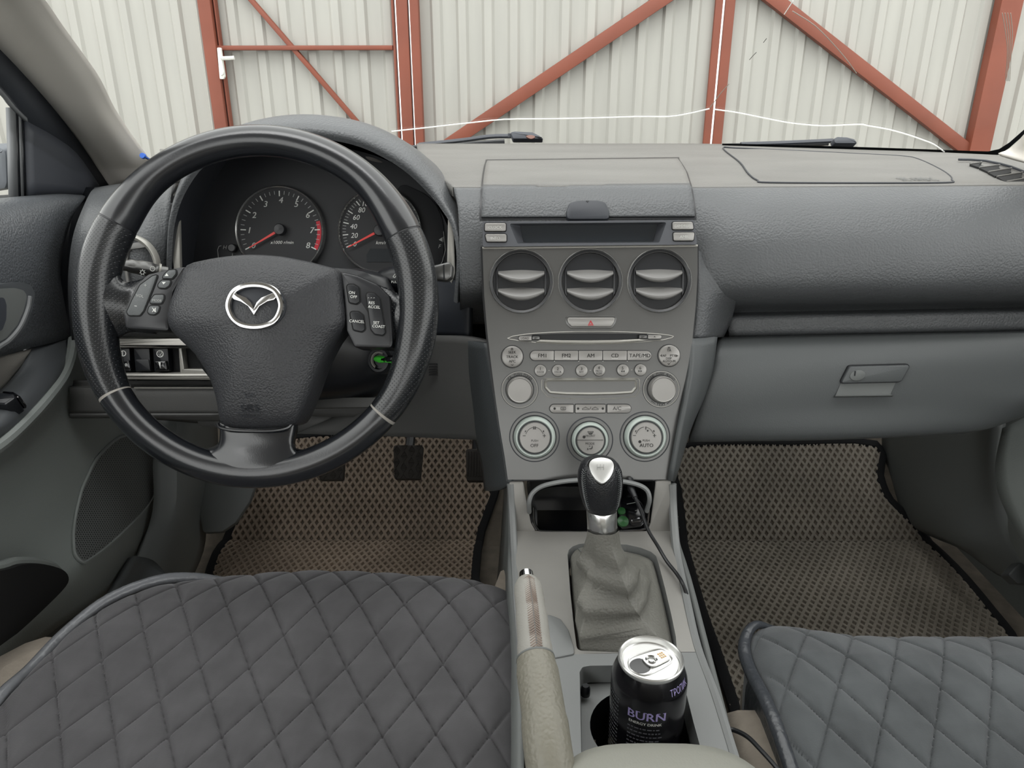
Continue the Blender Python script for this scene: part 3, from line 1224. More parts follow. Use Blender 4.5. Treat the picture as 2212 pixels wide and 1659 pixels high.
mb = MB()
mb.patch([[P(880, 590, Y=1.02), P(950, 600, Y=.985), P(1010, 610, Y=.93)], [P(880, 660, Y=1.0), P(950, 665, Y=.965), P(1010, 670, Y=.92)], [P(880, 730, Y=.99), P(950, 730, Y=.955), P(1010, 732, Y=.915)]], 4, 4)
mb.build('column_side_panel', M['dash_dark'], dash, face=True, sol=.008)

# ---- switches left of the column
def switch(label, x0, x1, name):
    t = thing(name, label, 'switch', KP.pt(*KP.uv((x0 + x1) / 2, 790)))
    MB().prism(KP, rpoly(KP.poly([(x0, 752), (x1, 752), (x1 + 3, 802), (x0 + 4, 802)]), .002), -.012, .002, .001).build('body', M['black'], t)
    return t


s1 = switch('black headlight levelling switch with lamp symbol, beside the steering rim', 255, 281, 'headlight_level_switch')
mb = MB().lathe(KP, *KP.uv(268, 763), [(.0030, .0024), (.0040, .0024)], 14)
seg(mb, KP, [(265, 759), (265, 767)], 1.2, .0024)
for q in (-3, 0, 3):
    seg(mb, KP, [(264, 763 + q), (260.5, 763.5 + q)], 1.0, .0024)
mb.build('lamp_symbol', M['white_ink'], s1)
wl = MB().prism(KP, rpoly(KP.poly([(262, 778), (285, 778), (288, 796), (266, 796)]), .002), .002, .008, .002).build('thumbwheel', M['black_gloss'], s1)
letter(MB(), '0', KP, 272, 788, 6.5, .0083, bold=.02).build('lettering', M['white_ink'], wl)
s2 = switch('blank black switch cover between two thumbwheel switches', 290, 324, 'blank_switch')
MB().prism(KP, rpoly(KP.poly([(294, 776), (324, 776), (327, 800), (298, 800)]), .002), .002, .0035, .001).build('lower_cover', M['black'], s2)
s3 = switch('black dimmer switch with dial symbol and white wedge mark', 331, 364, 'dimmer_switch')
mb = MB().lathe(KP, *KP.uv(347.5, 764), [(.0038, .0024), (.0048, .0024)], 18)
for q in range(0, 360, 40):
    a = math.radians(q)
    seg(mb, KP, [(347.5 + 5.6 * math.cos(a), 764 + 5.6 * math.sin(a)), (347.5 + 3.6 * math.cos(a), 764 + 3.6 * math.sin(a))], .9, .0024)
seg(mb, KP, [(346, 767), (350, 761)], 1.1, .0024)
mb.build('dial_symbol', M['white_ink'], s3)
wl = MB().prism(KP, rpoly(KP.poly([(338, 779), (364, 779), (367, 799), (341, 799)]), .002), .002, .008, .002).build('thumbwheel', M['black_gloss'], s3)
MB().prism(KP, KP.poly([(342, 782), (347, 782), (346.5, 796)], .0082), .0078, .0085).build('wedge_mark', M['white_ink'], wl)

# ================================================================== INSTRUMENT CLUSTER
CL = tilt_plane(P(677, 500, Y=1.035), 17)
clu = thing('instrument_cluster', 'black instrument cluster with two chrome-ringed gauges behind the steering wheel', 'instrument cluster', CL.pt(0, -.12, 0))
MB().prism(CL, smooth_closed(CL.poly([(372, 650), (368, 560), (372, 480), (400, 405), (450, 355), (530, 325), (680, 312), (810, 335), (890, 382), (945, 445), (975, 515), (982, 590), (978, 650)]), 3), -.02, -.004).build('face_panel', M['cluster'], clu)
MB().prism(CL, smooth_closed(CL.poly([(852, 415), (900, 410), (940, 440), (958, 490), (955, 570), (930, 610), (880, 620), (800, 600)]), 4), -.004, -.001, .001).build('right_lobe', M['dial'], clu)
for pts, yy in (([(374, 468), (388, 466), (391, 590), (378, 594), (374, 560)], .958), ([(968, 470), (980, 480), (984, 590), (976, 612), (965, 602)], .925)):
    q_ = tilt_plane(P((pts[0][0] + pts[2][0]) / 2, 530, Y=yy), 12)
    MB().prism(q_, q_.poly(pts), -.004, .002, .001).build('side_strip', M['silver_lt'], clu)
MB().prism(CL, rpoly(CL.poly([(420, 590), (960, 590), (960, 640), (420, 640)]), .004), -.004, .018, .003).build('lower_sill', M['black'], clu)


def gauge(px, py, rp, name):
    k = CL.k(px, py)
    u, v = CL.uv(px, py)
    r = rp * k
    d = MB().lathe(CL, u, v, [(r * .98, -.004), (r * .98, .003), (0, .003)], 56).build(name, M['dial'], clu)
    MB().lathe(CL, u, v, [(r * .955, .002), (r * .965, .0075), (r * .99, .009), (r * 1.01, .007), (r * 1.015, -.003)], 64).build('chrome_ring', M['ring_bright'], d)
    return d, u, v, r, k


HT = .0034


def tick(mb, u, v, r, a, l, w):
    ca, sa = math.cos(a), math.sin(a)
    n = Vector((-sa, ca)) * w / 2
    A, B = Vector((u + r * ca, v + r * sa)), Vector((u + (r - l) * ca, v + (r - l) * sa))
    mb.prism(CL, [tuple(A - n), tuple(B - n), tuple(B + n), tuple(A + n)], HT - .0004, HT)


ta, tu, tv, tr, tk = gauge(607, 500, 95, 'tachometer')
t_major, t_minor, t_num, t_red = MB(), MB(), MB(), MB()
for i in range(33):
    a = math.radians(207 - 234 * i / 32)
    if i % 4 == 0:
        tick(t_major, tu, tv, tr * .90, a, tr * .12, .0014)
    else:
        tick(t_minor, tu, tv, tr * .90, a, tr * .08, .0007)
for i in range(9):
    a = math.radians(207 - 234 * i / 8)
    rr = 68 if i not in (0, 8) else 66
    letter(t_num, str(i), CL, 607 + rr * math.cos(a), 500 - rr * math.sin(a), 12.5, HT, shear=.22, bold=.012)
letter(t_num, 'x1000 r/min', CL, 609, 523.5, 6.5, HT, shear=.25, width=50)
a0, a1 = math.radians(207 - 234 * 26.3 / 32), math.radians(207 - 234)
arc = [(tu + tr * .93 * math.cos(a0 + (a1 - a0) * i / 14), tv + tr * .93 * math.sin(a0 + (a1 - a0) * i / 14)) for i in range(15)]
arc += [(tu + tr * .84 * math.cos(a1 + (a0 - a1) * i / 14), tv + tr * .84 * math.sin(a1 + (a0 - a1) * i / 14)) for i in range(15)]
t_red.prism(CL, arc, HT - .0008, HT - .0002)
t_major.build('major_ticks', M['white_ink'], ta, kind='stuff')
t_minor.build('minor_ticks', M['grey_ink'], ta, kind='stuff')
t_num.build('numerals', M['white_ink'], ta)
t_red.build('red_zone', M['red_ink'], ta)


def needle(par, tip, hub):
    A, B = Vector(CL.uv(*tip, .009)), Vector(CL.uv(*hub, .009))
    d = (B - A).normalized()
    n = Vector((-d.y, d.x))
    MB().prism(CL, [tuple(A - n * .0006), tuple(B - n * .0018), tuple(B + n * .0018), tuple(A + n * .0006)], .0085, .0098).build('needle', M['needle'], par)
    k = CL.k(*hub)
    MB().lathe(CL, B.x, B.y, [(12 * k, .004), (12 * k, .013), (10.5 * k, .0145), (0, .015)], 28).build('needle_hub', M['vent'], par)


needle(ta, (539, 535), (605, 496))
sa_, su, sv, sr, sk = gauge(822, 500, 90, 'speedometer')
s_major, s_minor, s_num = MB(), MB(), MB()
for i in range(49):
    a = math.radians(205 - 230 * i / 48)
    tick(s_major if i % 4 == 0 else s_minor, su, sv, sr * .90, a, sr * (.13 if i % 4 == 0 else .08), .0013 if i % 4 == 0 else .0007)
for s, x, y in (('0', 767, 527), ('20', 765.5, 508.5), ('40', 764, 489), ('60', 770, 469.5), ('80', 781.5, 453.5), ('100', 793, 440), ('120', 815, 431), ('140', 840, 432), ('160', 860, 441), ('180', 872, 458), ('200', 880, 478), ('220', 880, 500), ('240', 876, 522)):
    letter(s_num, s, CL, x, y, 10.5, HT, shear=.22)
letter(s_num, 'km/h', CL, 824, 524, 7, HT, shear=.25, width=24)
s_major.build('major_ticks', M['white_ink'], sa_, kind='stuff')
s_minor.build('minor_ticks', M['grey_ink'], sa_, kind='stuff')
s_num.build('numerals', M['white_ink'], sa_)
MB().prism(CL, rpoly(CL.poly([(792, 566), (792, 550), (800, 537), (848, 537), (857, 550), (857, 566)], HT), .001), HT - .0005, HT + .0005).build('trip_window', M['screen'], sa_)
needle(sa_, (752, 534), (820, 498))
mb = MB()
letter(mb, 'H', CL, 486, 534, 8, 0, shear=.25)
seg(mb, CL, [(502, 547), (502, 553)], 1.2, 0)
seg(mb, CL, [(472, 560), (470, 540), (473, 532), (478, 531)], 1, 0)
letter(mb, 'F', CL, 950, 532, 8, .0006, shear=.25)
mb.prism(CL, CL.poly([(948, 518), (955, 513), (955, 522)], 0), -.0004, .0006)
seg(mb, CL, [(957, 512), (957, 523)], 1.1, .0006)
seg(mb, CL, [(958, 500), (962, 540), (955, 566), (940, 590)], 1, .0003)
mb.build('fuel_and_temperature_marks', M['grey_ink'], clu, kind='stuff')
MB().lathe(CL, *CL.uv(503, 536), [(.0055, -.004), (.0055, .005), (.0045, .006), (0, .006)], 20).build('trip_button', M['vent'], clu)

# ================================================================== STEERING COLUMN, STALKS, KEY
WO = P(555, 659.5, D=.792)
W = tilt_plane(WO, 24)
R_OUT = 0.1876
colm = thing('steering_column', 'black steering column cover behind the wheel', 'column cover', W.pt(0, -.03, -.16))
mb = MB()
rings = []
for h, sc, dv in ((-.028, .62, .0), (-.040, .9, 0), (-.055, 1.0, -.002), (-.13, 1.03, -.01), (-.22, .98, -.01)):
    out = smooth_closed([(-.088, .035), (-.05, .052), (.06, .052), (.125, .040), (.135, -.02), (.118, -.068), (.06, -.086), (-.02, -.086), (-.07, -.07), (-.092, -.02)], 4)
    rings.append([W.pt(u * sc, v * sc + dv, h) for u, v in out])
mb.grid(rings, close_u=True)
mb.add(rings[0], [tuple(range(len(rings[0])))])
mb.build('shroud', M['black'], colm)
MB().lathe(W, 0, 0, [(.03, -.06), (.03, -.012), (0, -.012)], 20).build('shaft', M['black'], colm)
MB().lathe(Pl(W.pt(.085, -.05, -.052), XV, (0, .3, 1)), -.0, -.018, [(.010, 0), (.010, .003), (.006, .004), (0, .002)], 20).build('screw_hole', M['black_matt'], colm)
mb = MB()
mb.prism(W, [(-.001 + x, y) for x, y in W.poly([(640, 858), (830, 858), (838, 880), (632, 884)], -.11)], -.13, -.10, .003)
mb.build('shroud_seam', M['knee'], colm)

IG = Pl(P(824, 778, D=.83), (.9, -.35, 0), (0, .35, 1))
ig = thing('ignition_lock', 'round black ignition lock on the right of the column', 'lock', IG.o)
MB().lathe(IG, 0, 0, [(.015, -.03), (.015, .004), (.0125, .007), (.010, .007), (.009, .003), (0, .003)], 28).build('bezel', M['black'], ig)
MB().lathe(IG, 0, 0, [(.0095, .0065), (.0078, .0072), (.007, .0055)], 24, math.radians(60), math.radians(250)).build('silver_ring', M['silver_lt'], ig)
key = thing('car_key', 'black car key with green cap and steel split ring in the ignition', 'key', P(822, 776, D=.815))
MB().tube([P(812, 775, D=.815), P(822, 776, D=.808), P(832, 777, D=.802)], [.0028, .0042, .003], 8).build('green_cap', M['green'], key)
MB().tube(spline([P(828, 776, D=.804), P(840, 775, D=.798), P(852, 774, D=.795), P(862, 774, D=.795)], 4), [.0035] * 4 + [.0055] * 5 + [.005] * 4, 8, squash=.6).build('key_head', M['black_gloss'], key)
MB().tube([P(834, 780, D=.80), P(846, 781, D=.797), P(856, 780, D=.795)], .0016, 6).build('tag_edge', M['green'], key)
ringp = [P(856 + 8 * math.cos(a), 782 + 13 * math.sin(a), D=.79) for a in [2 * math.pi * i / 24 for i in range(24)]]
MB().tube(ringp, .0009, 6, closed=True).build('split_ring', M['chrome'], key)

st = thing('indicator_stalk', 'silver and black indicator stalk left of the column', 'stalk', P(345, 590, D=.86))
pth = [P(362, 589, D=.875), P(340, 586, D=.87), P(325, 582, D=.865), P(300, 578, D=.855), P(275, 574, D=.845), P(245, 571, D=.835)]
MB().tube(spline(pth, 4), [.0085] * 4 + [.0095] * 4 + [.0105] * 4 + [.0095] * 4 + [.0075] * 4 + [.006], 12, squash=.8).build('lever', M['silver'], st)
MB().tube([P(345, 588, D=.869), P(341, 587, D=.868)], .0098, 14).build('ring', M['silver_lt'], st)
ip = tilt_plane(P(310, 590, D=.846), 24)
mb = MB().lathe(ip, *ip.uv(308, 588.5), [(.0016, .0005), (.0024, .0005)], 14)
for q in range(-60, 241, 50):
    a = math.radians(q)
    seg(mb, ip, [(308 + 4.4 * math.cos(a), 588.5 - 4.4 * math.sin(a)), (308 + 7 * math.cos(a), 588.5 - 7 * math.sin(a))], .9, .0005)
mb.lathe(ip, *ip.uv(331, 581), [(.0022, .0016), (.0030, .0016)], 14)
mb.build('lamp_symbols', M['white_ink'], st)
wst = thing('wiper_stalk', 'black wiper stalk with white lettering right of the column', 'stalk', P(850, 610, D=.86))
pth = [P(800, 622, D=.89), P(835, 612, D=.875), P(870, 604, D=.862), P(905, 595, D=.852), P(935, 590, D=.845)]
MB().tube(spline(pth, 4), [.014] * 4 + [.0175] * 4 + [.0165] * 4 + [.013] * 4 + [.010], 14, squash=.95).build('lever', M['black'], wst)
sp_ = tilt_plane(P(945, 588, D=.835), 20)
MB().prism(sp_, rpoly(sp_.poly([(930, 576), (972, 566), (979, 575), (977, 600), (966, 608), (932, 604)]), .004), -.012, .006, .003).build('end_grip', M['silver'], wst)
MB().prism(sp_, sp_.poly([(957, 572), (960, 571), (961, 604), (958, 606)], .006), .0, .0066).build('grip_groove', M['black'], wst)
lp = tilt_plane(P(865, 605, D=.842), 24)
mb = MB()
for s, x, y, cap in (('MIST', 879, 590.5, 5), ('OFF', 873, 596, 5), ('INT', 873, 606, 5), ('1', 877, 615, 6), ('2', 881, 621, 6), ('PULL', 853, 609, 5)):
    letter(mb, s, lp, x, y, cap, .0)
seg(mb, lp, [(863, 594), (867, 593)], 1, 0)
seg(mb, lp, [(868, 598), (862, 600), (863, 620), (869, 622)], 1, 0)
seg(mb, lp, [(862, 608), (867, 607)], 1, 0)
seg(mb, lp, [(849, 598), (853, 592), (857, 593), (853, 600), (849, 598)], 1, 0)
mb.build('lettering', M['white_ink'], wst)

# ================================================================== STEERING WHEEL
sw = thing('steering_wheel', 'black leather steering wheel with chrome emblem and silver-grey controls', 'steering wheel', W.pt(0, 0, -.02))


def rim_r(a):     # tube radius by angle, thicker at the grips
    d = math.degrees(a) % 360
    g = max(math.exp(-((min(abs(d - 8), 360 - abs(d - 8))) / 34) ** 4), math.exp(-((abs(d - 172)) / 34) ** 4))
    return .0158 + .0048 * g


def rim_seg(d0, d1, name, m, n, extra=0.0):
    path, rad = [], []
    for i in range(n + 1):
        a = math.radians(d0 + (d1 - d0) * i / n)
        r = rim_r(a) + extra
        if extra < 0 or i not in (0, n):
            pass
        R = R_OUT - rim_r(a)
        path.append(W.pt(R * math.cos(a), R * math.sin(a), 0))
        rad.append(r * (.985 if i in (0, n) else 1))
    return MB().tube(path, rad, 22, up=W.N, squash=1.08).build(name, M[m], sw)


A1, A2, A3, A4 = 25.5, 149.5, 212.5, 319.5     # the four seams of the leather
rim_seg(A1 + .3, A2 - .3, 'rim_top', 'wheel', 60)
rim_seg(A2 + .3, A3 - .3, 'grip', 'perf', 36)
rim_seg(A3 + .6, A4 - .6, 'rim_bottom', 'wheel', 52)
rim_seg(A4 + .3, A1 + 360 - .3, 'grip', 'perf', 36)
for a, w in ((A1, .3), (A2, .3), (A3, .9), (A4, .8)):
    rim_seg(a - w, a + w, 'seam', 'seam' if w > .5 else 'black', 2, -.0004)
st_b, st_g = MB(), MB()
for d0, d1, mbx in ((214, 251, st_b), (287, 318, st_b), (186, 212, st_g), (321, 345, st_g)):
    n = int((d1 - d0) / 1.75)
    for i in range(n):
        a = math.radians(d0 + (d1 - d0) * i / n)
        R = R_OUT - 2 * rim_r(a) + .0012
        A = W.pt(R * math.cos(a), R * math.sin(a), .0035)
        R2 = R + .0016
        B = W.pt(R2 * math.cos(a + .008), R2 * math.sin(a + .008), .008)
        mbx.tube([A, B], .0007, 4)
st_b.build('rim_stitching', M['thread'], sw, kind='stuff')
st_g.build('grip_stitching', M['thread'], sw, kind='stuff')

# spokes
def web(pts, name, m, h0, h1, b, dome=None):
    p = smooth_closed(W.poly(pts), 4)
    return MB().prism(W, p, h0, h1, b).build(name, M[m], sw)


mb = MB()
rows = [[W.pt(*W.uv(x, y), h) for x, y, h in r] for r in (
    [(205, 545, .008), (246, 570, .002), (262, 604, -.004), (290, 606, -.002), (345, 588, .0)],
    [(200, 590, .016), (245, 610, .010), (270, 625, .004), (292, 628, .002), (345, 610, .002)],
    [(200, 640, .018), (240, 645, .014), (262, 655, .008), (280, 660, .004), (330, 650, .002)],
    [(200, 690, .016), (235, 690, .010), (255, 695, .004), (275, 695, .0), (330, 700, .0)],
    [(212, 745, .008), (236, 740, .0), (250, 730, -.006), (275, 716, -.008), (330, 720, -.008)])]
mb.patch(rows, 5, 5)
mb.build('spoke', M['perf'], sw, face=True, sol=.012)
mb = MB()
rows = [[W.pt(*W.uv(x, y), h) for x, y, h in r] for r in (
    [(908, 560, .008), (880, 610, .0), (868, 636, -.004), (838, 622, -.002), (770, 600, .0)],
    [(912, 610, .016), (885, 640, .008), (862, 648, .004), (838, 646, .002), (770, 630, .002)],
    [(912, 660, .018), (880, 670, .012), (856, 680, .008), (840, 690, .004), (770, 670, .002)],
    [(908, 710, .016), (875, 715, .010), (858, 725, .004), (848, 738, .0), (780, 730, .0)],
    [(895, 770, .008), (870, 780, .0), (856, 770, -.006), (848, 752, -.008), (780, 748, -.008)])]
mb.patch(rows, 5, 5)
mb.build('spoke', M['perf'], sw, face=True, sol=.012)
mb = MB()
rows = [[W.pt(*W.uv(x, y), h) for x, y, h in r] for r in (
    [(474, 905, -.004), (482, 915, .004), (556, 922, .008), (630, 915, .004), (640, 905, -.004)],
    [(472, 930, -.006), (486, 935, .006), (556, 940, .010), (628, 935, .006), (640, 930, -.006)],
    [(466, 958, -.006), (486, 960, .008), (556, 962, .011), (628, 960, .008), (634, 965, -.006)],
    [(440, 970, -.004), (480, 978, .010), (556, 984, .014), (635, 980, .010), (655, 972, -.004)],
    [(400, 972, .002), (470, 1000, .013), (556, 1008, .016), (640, 1002, .013), (700, 975, .002)],
    [(395, 995, .010), (470, 1022, .014), (556, 1030, .013), (640, 1024, .014), (705, 998, .010)])]
mb.patch(rows, 6, 5)
mb.build('lower_spoke', M['wheel'], sw, face=True, sol=.014)
MB().tube(spline([W.pt(*W.uv(x, y), .010) for x, y in ((477, 914), (483, 923), (510, 929), (556, 931), (600, 930), (628, 924), (638, 914))], 5), .0016, 6).build('spoke_edge', M['wheel'], sw)

# airbag cover
cov = [(404, 573), (436, 563), (473, 556), (507, 552), (540, 550), (575, 551), (608, 554), (642, 560), (675, 567), (705, 575), (731, 583), (738, 600), (741, 640), (745, 680), (742, 705), (722, 735), (700, 775), (684, 815), (672, 850), (655, 890), (641, 914), (620, 921), (590, 924), (544, 926), (500, 923), (477, 913), (470, 876), (458, 830), (444, 800), (422, 766), (398, 742), (372, 716), (362, 695), (364, 665), (376, 630), (390, 598)]
mb = MB().dome(W, smooth_closed(W.poly(cov, .010), 2), -.03, .016, .022, W.uv(553, 685, .03), 12, 2.0, .006)
cv = mb.build('airbag_cover', M['airbag'], sw, angle=60)


def cover_h(px, py):
    return .0


EM = Pl(W.pt(*W.uv(552, 662, .0365), .0365), XV, W.V)
emb = MB().prism(EM, smooth_closed([(.0300 * math.cos(a) * 1.0, .0243 * math.sin(a)) for a in [2 * math.pi * i / 20 for i in range(20)]], 2), -.010, .0005, .001).build('emblem_base', M['dash_dark'], cv)
ek = EM.k(552, 662)


def e(px, py):
    return EM.uv(px, py)


ringc = [(552, 616), (575, 619), (596, 630), (607, 650), (608, 668), (598, 690), (580, 702), (552, 706.5), (524, 702), (506, 690), (496, 668), (497, 650), (508, 630), (529, 619)]
MB().tube([EM.pt(*e(*p), .0025) for p in smooth_closed(ringc, 4)], .0031, 8, closed=True, up=EM.N, squash=.8).build('emblem_ring', M['chrome'], emb)
wing = [(503, 630), (508, 633), (518, 637), (535, 644), (545, 654), (551, 667), (557, 654), (567, 644), (584, 637), (594, 633), (600, 630), (601, 640), (595, 649), (580, 653), (563, 663), (551, 682), (538, 663), (522, 653), (508, 649), (501, 640)]
MB().prism(EM, [e(*p) for p in wing], .0005, .0042, .0008).build('emblem_wings', M['chrome'], emb)
AIRB = mb.bvh()
AP = hit_plane(AIRB, 540, 880, .0012)
mb = MB()
letter(mb, 'SRS', AP, 540, 882, 14, .0006, bold=-.01, width=40)
AP2 = hit_plane(AIRB, 538, 899, .0012)
letter(mb, 'AIRBAG', AP2, 538, 899, 8, .0006, width=44)
AP3 = hit_plane(AIRB, 538, 891.5, .0012)
seg(mb, AP3, [(508, 891.5), (562, 891.5)], 1.2, .0006)
AP4 = hit_plane(AIRB, 537, 855, .0012)
for pts in ([(527, 848), (532, 860)], [(534, 853), (547, 852)], [(533, 858), (546, 857)]):
    seg(mb, AP4, pts, 1.6, .0006)
mb.build('embossed_lettering', M['dash_dark'], cv)

# control pads
def pad(pts, name):
    return MB().prism(W, rpoly(W.poly(pts, .0105), .004), -.03, .0105, .003).build(name, M['button'] if False else M['vent'], sw)


lpad = pad([(407, 573), (358, 582), (318, 592), (293, 614), (276, 651), (265, 680), (270, 710), (366, 716), (362, 690), (374, 630)], 'control_pad')
rpad = pad([(733, 585), (772, 594), (815, 613), (842, 640), (846, 690), (849, 738), (846, 752), (765, 750), (748, 715), (742, 640)], 'control_pad')
HB = .0105


def wbtn(pts, par, m='dash_dark', r=.003, up=.0018):
    p = rpoly(W.poly(pts, HB), r)
    MB().prism(W, inset(ccw(p), -.0011), HB - .002, HB + .0006).build('button_gap', M['black_matt'], par)
    return MB().prism(W, p, HB - .002, HB + up, .0009).build('button', M[m], par)


def wtext(items, m, par, up=.0021):
    mb = MB()
    for s, x, y, cap, rot in items:
        letter(mb, s, W, x, y, cap, HB + up, rot=math.radians(rot))
    return mb.build('lettering', M[m], par)


b = wbtn([(330, 597), (341, 594), (331, 622), (311, 672), (303, 682), (280, 682), (275, 675), (287, 648), (304, 616)], lpad, 'lower')
wtext([('+', 314, 616, 6, -8), ('VOL', 302, 639, 6, -8), ('-', 293, 661, 2, -8)], 'grey_ink', b)
b = wbtn([(357, 592), (366, 584), (381, 583), (381, 592), (373, 602), (351, 602)], lpad, 'lower')
mb = MB().prism(W, W.poly([(358, 597), (366, 597), (362, 591)], HB), HB, HB + .0021)
mb.build('up_symbol', M['white_ink'], b)
b = wbtn([(350, 606), (371, 606), (366, 618), (358, 623), (344, 622), (342, 616)], lpad, 'lower')
MB().prism(W, W.poly([(352, 610), (360, 610), (355, 615)], HB), HB, HB + .0021).build('down_symbol', M['white_ink'], b)
b = wbtn([(335, 637), (355, 637), (355, 646), (350, 656), (325, 656), (327, 647)], lpad, 'lower')
wtext([('MODE', 339, 649, 5, -4)], 'grey_ink', b)
b = wbtn([(324, 661), (347, 661), (342, 675), (335, 680), (324, 679), (320, 674)], lpad, 'lower')
mb = MB()
seg(mb, W, [(329, 665), (337, 674)], 1, HB + .002)
seg(mb, W, [(337, 665), (329, 674)], 1, HB + .002)
seg(mb, W, [(331, 670), (336, 666), (336, 674), (331, 670)], 1, HB + .002)
mb.build('mute_symbol', M['white_ink'], b)
b = wbtn([(749, 615), (765, 615), (776, 622), (778, 652), (770, 657), (755, 654)], rpad, 'black')
wtext([('ON', 760, 632, 6, -5), ('OFF', 764, 641, 6, -5)], 'white_ink', b)
b = wbtn([(756, 673), (775, 674), (785, 682), (789, 712), (782, 717), (764, 713)], rpad, 'black')
wtext([('CANCEL', 771, 694, 6, -4)], 'white_ink', b)
b = wbtn([(791, 632), (809, 634), (821, 645), (833, 718), (828, 725), (810, 722), (802, 712)], rpad, 'black')
wtext([('RES', 803, 654, 6, -4), ('ACCEL', 808, 663, 6, -4), ('SET', 813, 697, 6, -4), ('COAST', 818, 705, 6, -4)], 'white_ink', b)
mb = MB()
for x in (796, 802, 808):
    seg(mb, W, [(x - 1.4, 644.5), (x, 642.5), (x + 1.6, 644)], .8, HB + .002)
mb.build('resume_symbol', M['grey_ink'], b)

# ================================================================== CENTRE STACK PANEL
SO = P(1275, 607, Y=.872)
S = tilt_plane(SO, 20)
stk = thing('centre_stack_panel', 'satin silver centre panel with round vents, radio and climate controls', 'control panel', S.pt(0, -.23, 0))
vents = [(1126, 608), (1275, 607.5), (1424, 606.5)]
kS = S.k(1275, 700)


def sc(px, py, rp, n=40):
    return circ(S.uv(px, py), rp * S.k(px, py), n)


main = [(1042, 536), (1507, 531), (1507, 590), (1503, 660), (1497, 720), (1492, 780), (1484, 840), (1474, 915), (1463, 975), (1452, 1036), (1097, 1036), (1090, 985), (1079, 920), (1069, 850), (1060, 780), (1053, 720), (1046, 640)]
slot = [z6(x, y) for x, y in ((525, 205), (800, 196), (1120, 192), (1450, 195), (1720, 200), (1720, 252), (1450, 258), (1120, 262), (800, 262), (525, 258))]
holes = [sc(x, y, 62) for x, y in vents] + [S.poly(slot)]
MB().plate(S, S.poly(main), holes, -.012, 0).build('faceplate', M['silver'], stk)
MB().prism(S, inset(ccw(S.poly(main)), -.0022), -.014, -.004).build('edge_gap', M['black'], stk)
MB().tube(spline([S.pt(*S.uv(x, y), .0) for x, y in main[:2]], 4), .0014, 6).build('top_edge', M['silver_lt'], stk)
MB().prism(S, S.poly(slot), -.03, -.013).build('disc_slot', M['black_matt'], stk)

# display strip
disp = [(1042, 479), (1499, 475), (1506, 528), (1043, 533)]
win = [(1100, 483), (1440, 480), (1424, 524), (1118, 526)]
DP = tilt_plane(P(1275, 505, Y=.886), 16)
MB().plate(DP, rpoly(DP.poly(disp), .002), [rpoly(DP.poly(win), .002)], -.02, 0).build('display_bezel', M['bezel'], stk)
inn = MB()
o_, i_ = rpoly(DP.poly(win), .002), rpoly(DP.poly([(1124, 488), (1421, 485), (1412, 521), (1131, 523)], -.012), .002)
inn.grid([[DP.pt(u, v, 0) for u, v in ccw(o_)], [DP.pt(u, v, -.014) for u, v in ccw(i_)]], close_u=True)
inn.build('display_surround', M['bezel'], stk, face=True)
MB().prism(DP, i_, -.020, -.0135).build('display_screen', M['screen'], stk)


def dbtn(pts, s, x, y):
    p = rpoly(DP.poly(pts), .0022)
    MB().prism(DP, inset(ccw(p), -.0009), -.004, .0005).build('button_gap', M['black_matt'], stk)
    b = MB().prism(DP, p, -.004, .003, .001).build('display_button', M['button'], stk)
    letter(MB(), s, DP, x, y, 6.2, .0033, bold=.006).build('lettering', M['white_ink'], b)


dbtn([z5(115, 632), z5(302, 632), z5(302, 705), z5(112, 705)], 'CLOCK', *z5(206, 668))
dbtn([z5(115, 730), z5(308, 730), z5(308, 800), z5(130, 800)], 'INFO', *z5(208, 765))
dbtn([z5(1792, 622), z5(1970, 620), z5(1982, 690), z5(1792, 690)], 'DIMMER', *z5(1884, 656))
dbtn([z5(1798, 716), z5(1990, 714), z5(1980, 790), z5(1802, 790)], 'AMB', *z5(1897, 752))

# round vents
for i, (x, y) in enumerate(vents):
    u, v = S.uv(x, y)
    k = S.k(x, y)
    R = 70 * k
    vt = MB().lathe(S, u, v, [(R, -.004), (R, .002), (R * .975, .0035), (R * .955, .002), (R * .95, .0005)], 56).build('air_vent', M['ring_bright'], stk)
    MB().lathe(S, u, v, [(R * .955, .0015), (R * .90, .0005), (R * .86, -.006), (R * .84, -.030), (0, -.034)], 48).build('vent_barrel', M['vent'], vt)
    for vo in (17, -21):
        rows = []
        for t in range(13):
            s = -1 + 2 * t / 12
            bw = (1 - s * s)
            x_ = u + s * 50 * k
            y_ = v + (vo + 5) * k
            rows.append([S.pt(x_, y_ + (6 + 11 * bw) * k, -.020), S.pt(x_, y_ + (5 + 6 * bw) * k, -.010 + .001 * bw), S.pt(x_, y_ - (1 + 5 * bw) * k, -.0015 + .0025 * bw),
                         S.pt(x_, y_ - (5 + 15 * bw) * k, .0005 + .0055 * bw), S.pt(x_, y_ - (8 + 18 * bw) * k, -.001 + .0035 * bw), S.pt(x_, y_ - (7 + 15 * bw) * k, -.006)])
        MB().patch(rows, 3, 3).build('vent_blade', M['blade'], vt, angle=80)
    for sgn in (-1, 1):
        MB().prism(S, [(u + sgn * 50 * k, v - 33 * k), (u + sgn * 55 * k, v - 26 * k), (u + sgn * 55 * k, v + 26 * k), (u + sgn * 50 * k, v + 33 * k)], -.02, -.002, .001).build('blade_holder', M['vent'], vt)
    MB().tube([S.pt(u - 2 * k, v + 2 * k, -.012), S.pt(u - 2 * k, v - 12 * k, -.010)], .0012, 6).build('tilt_link', M['blade'], vt)


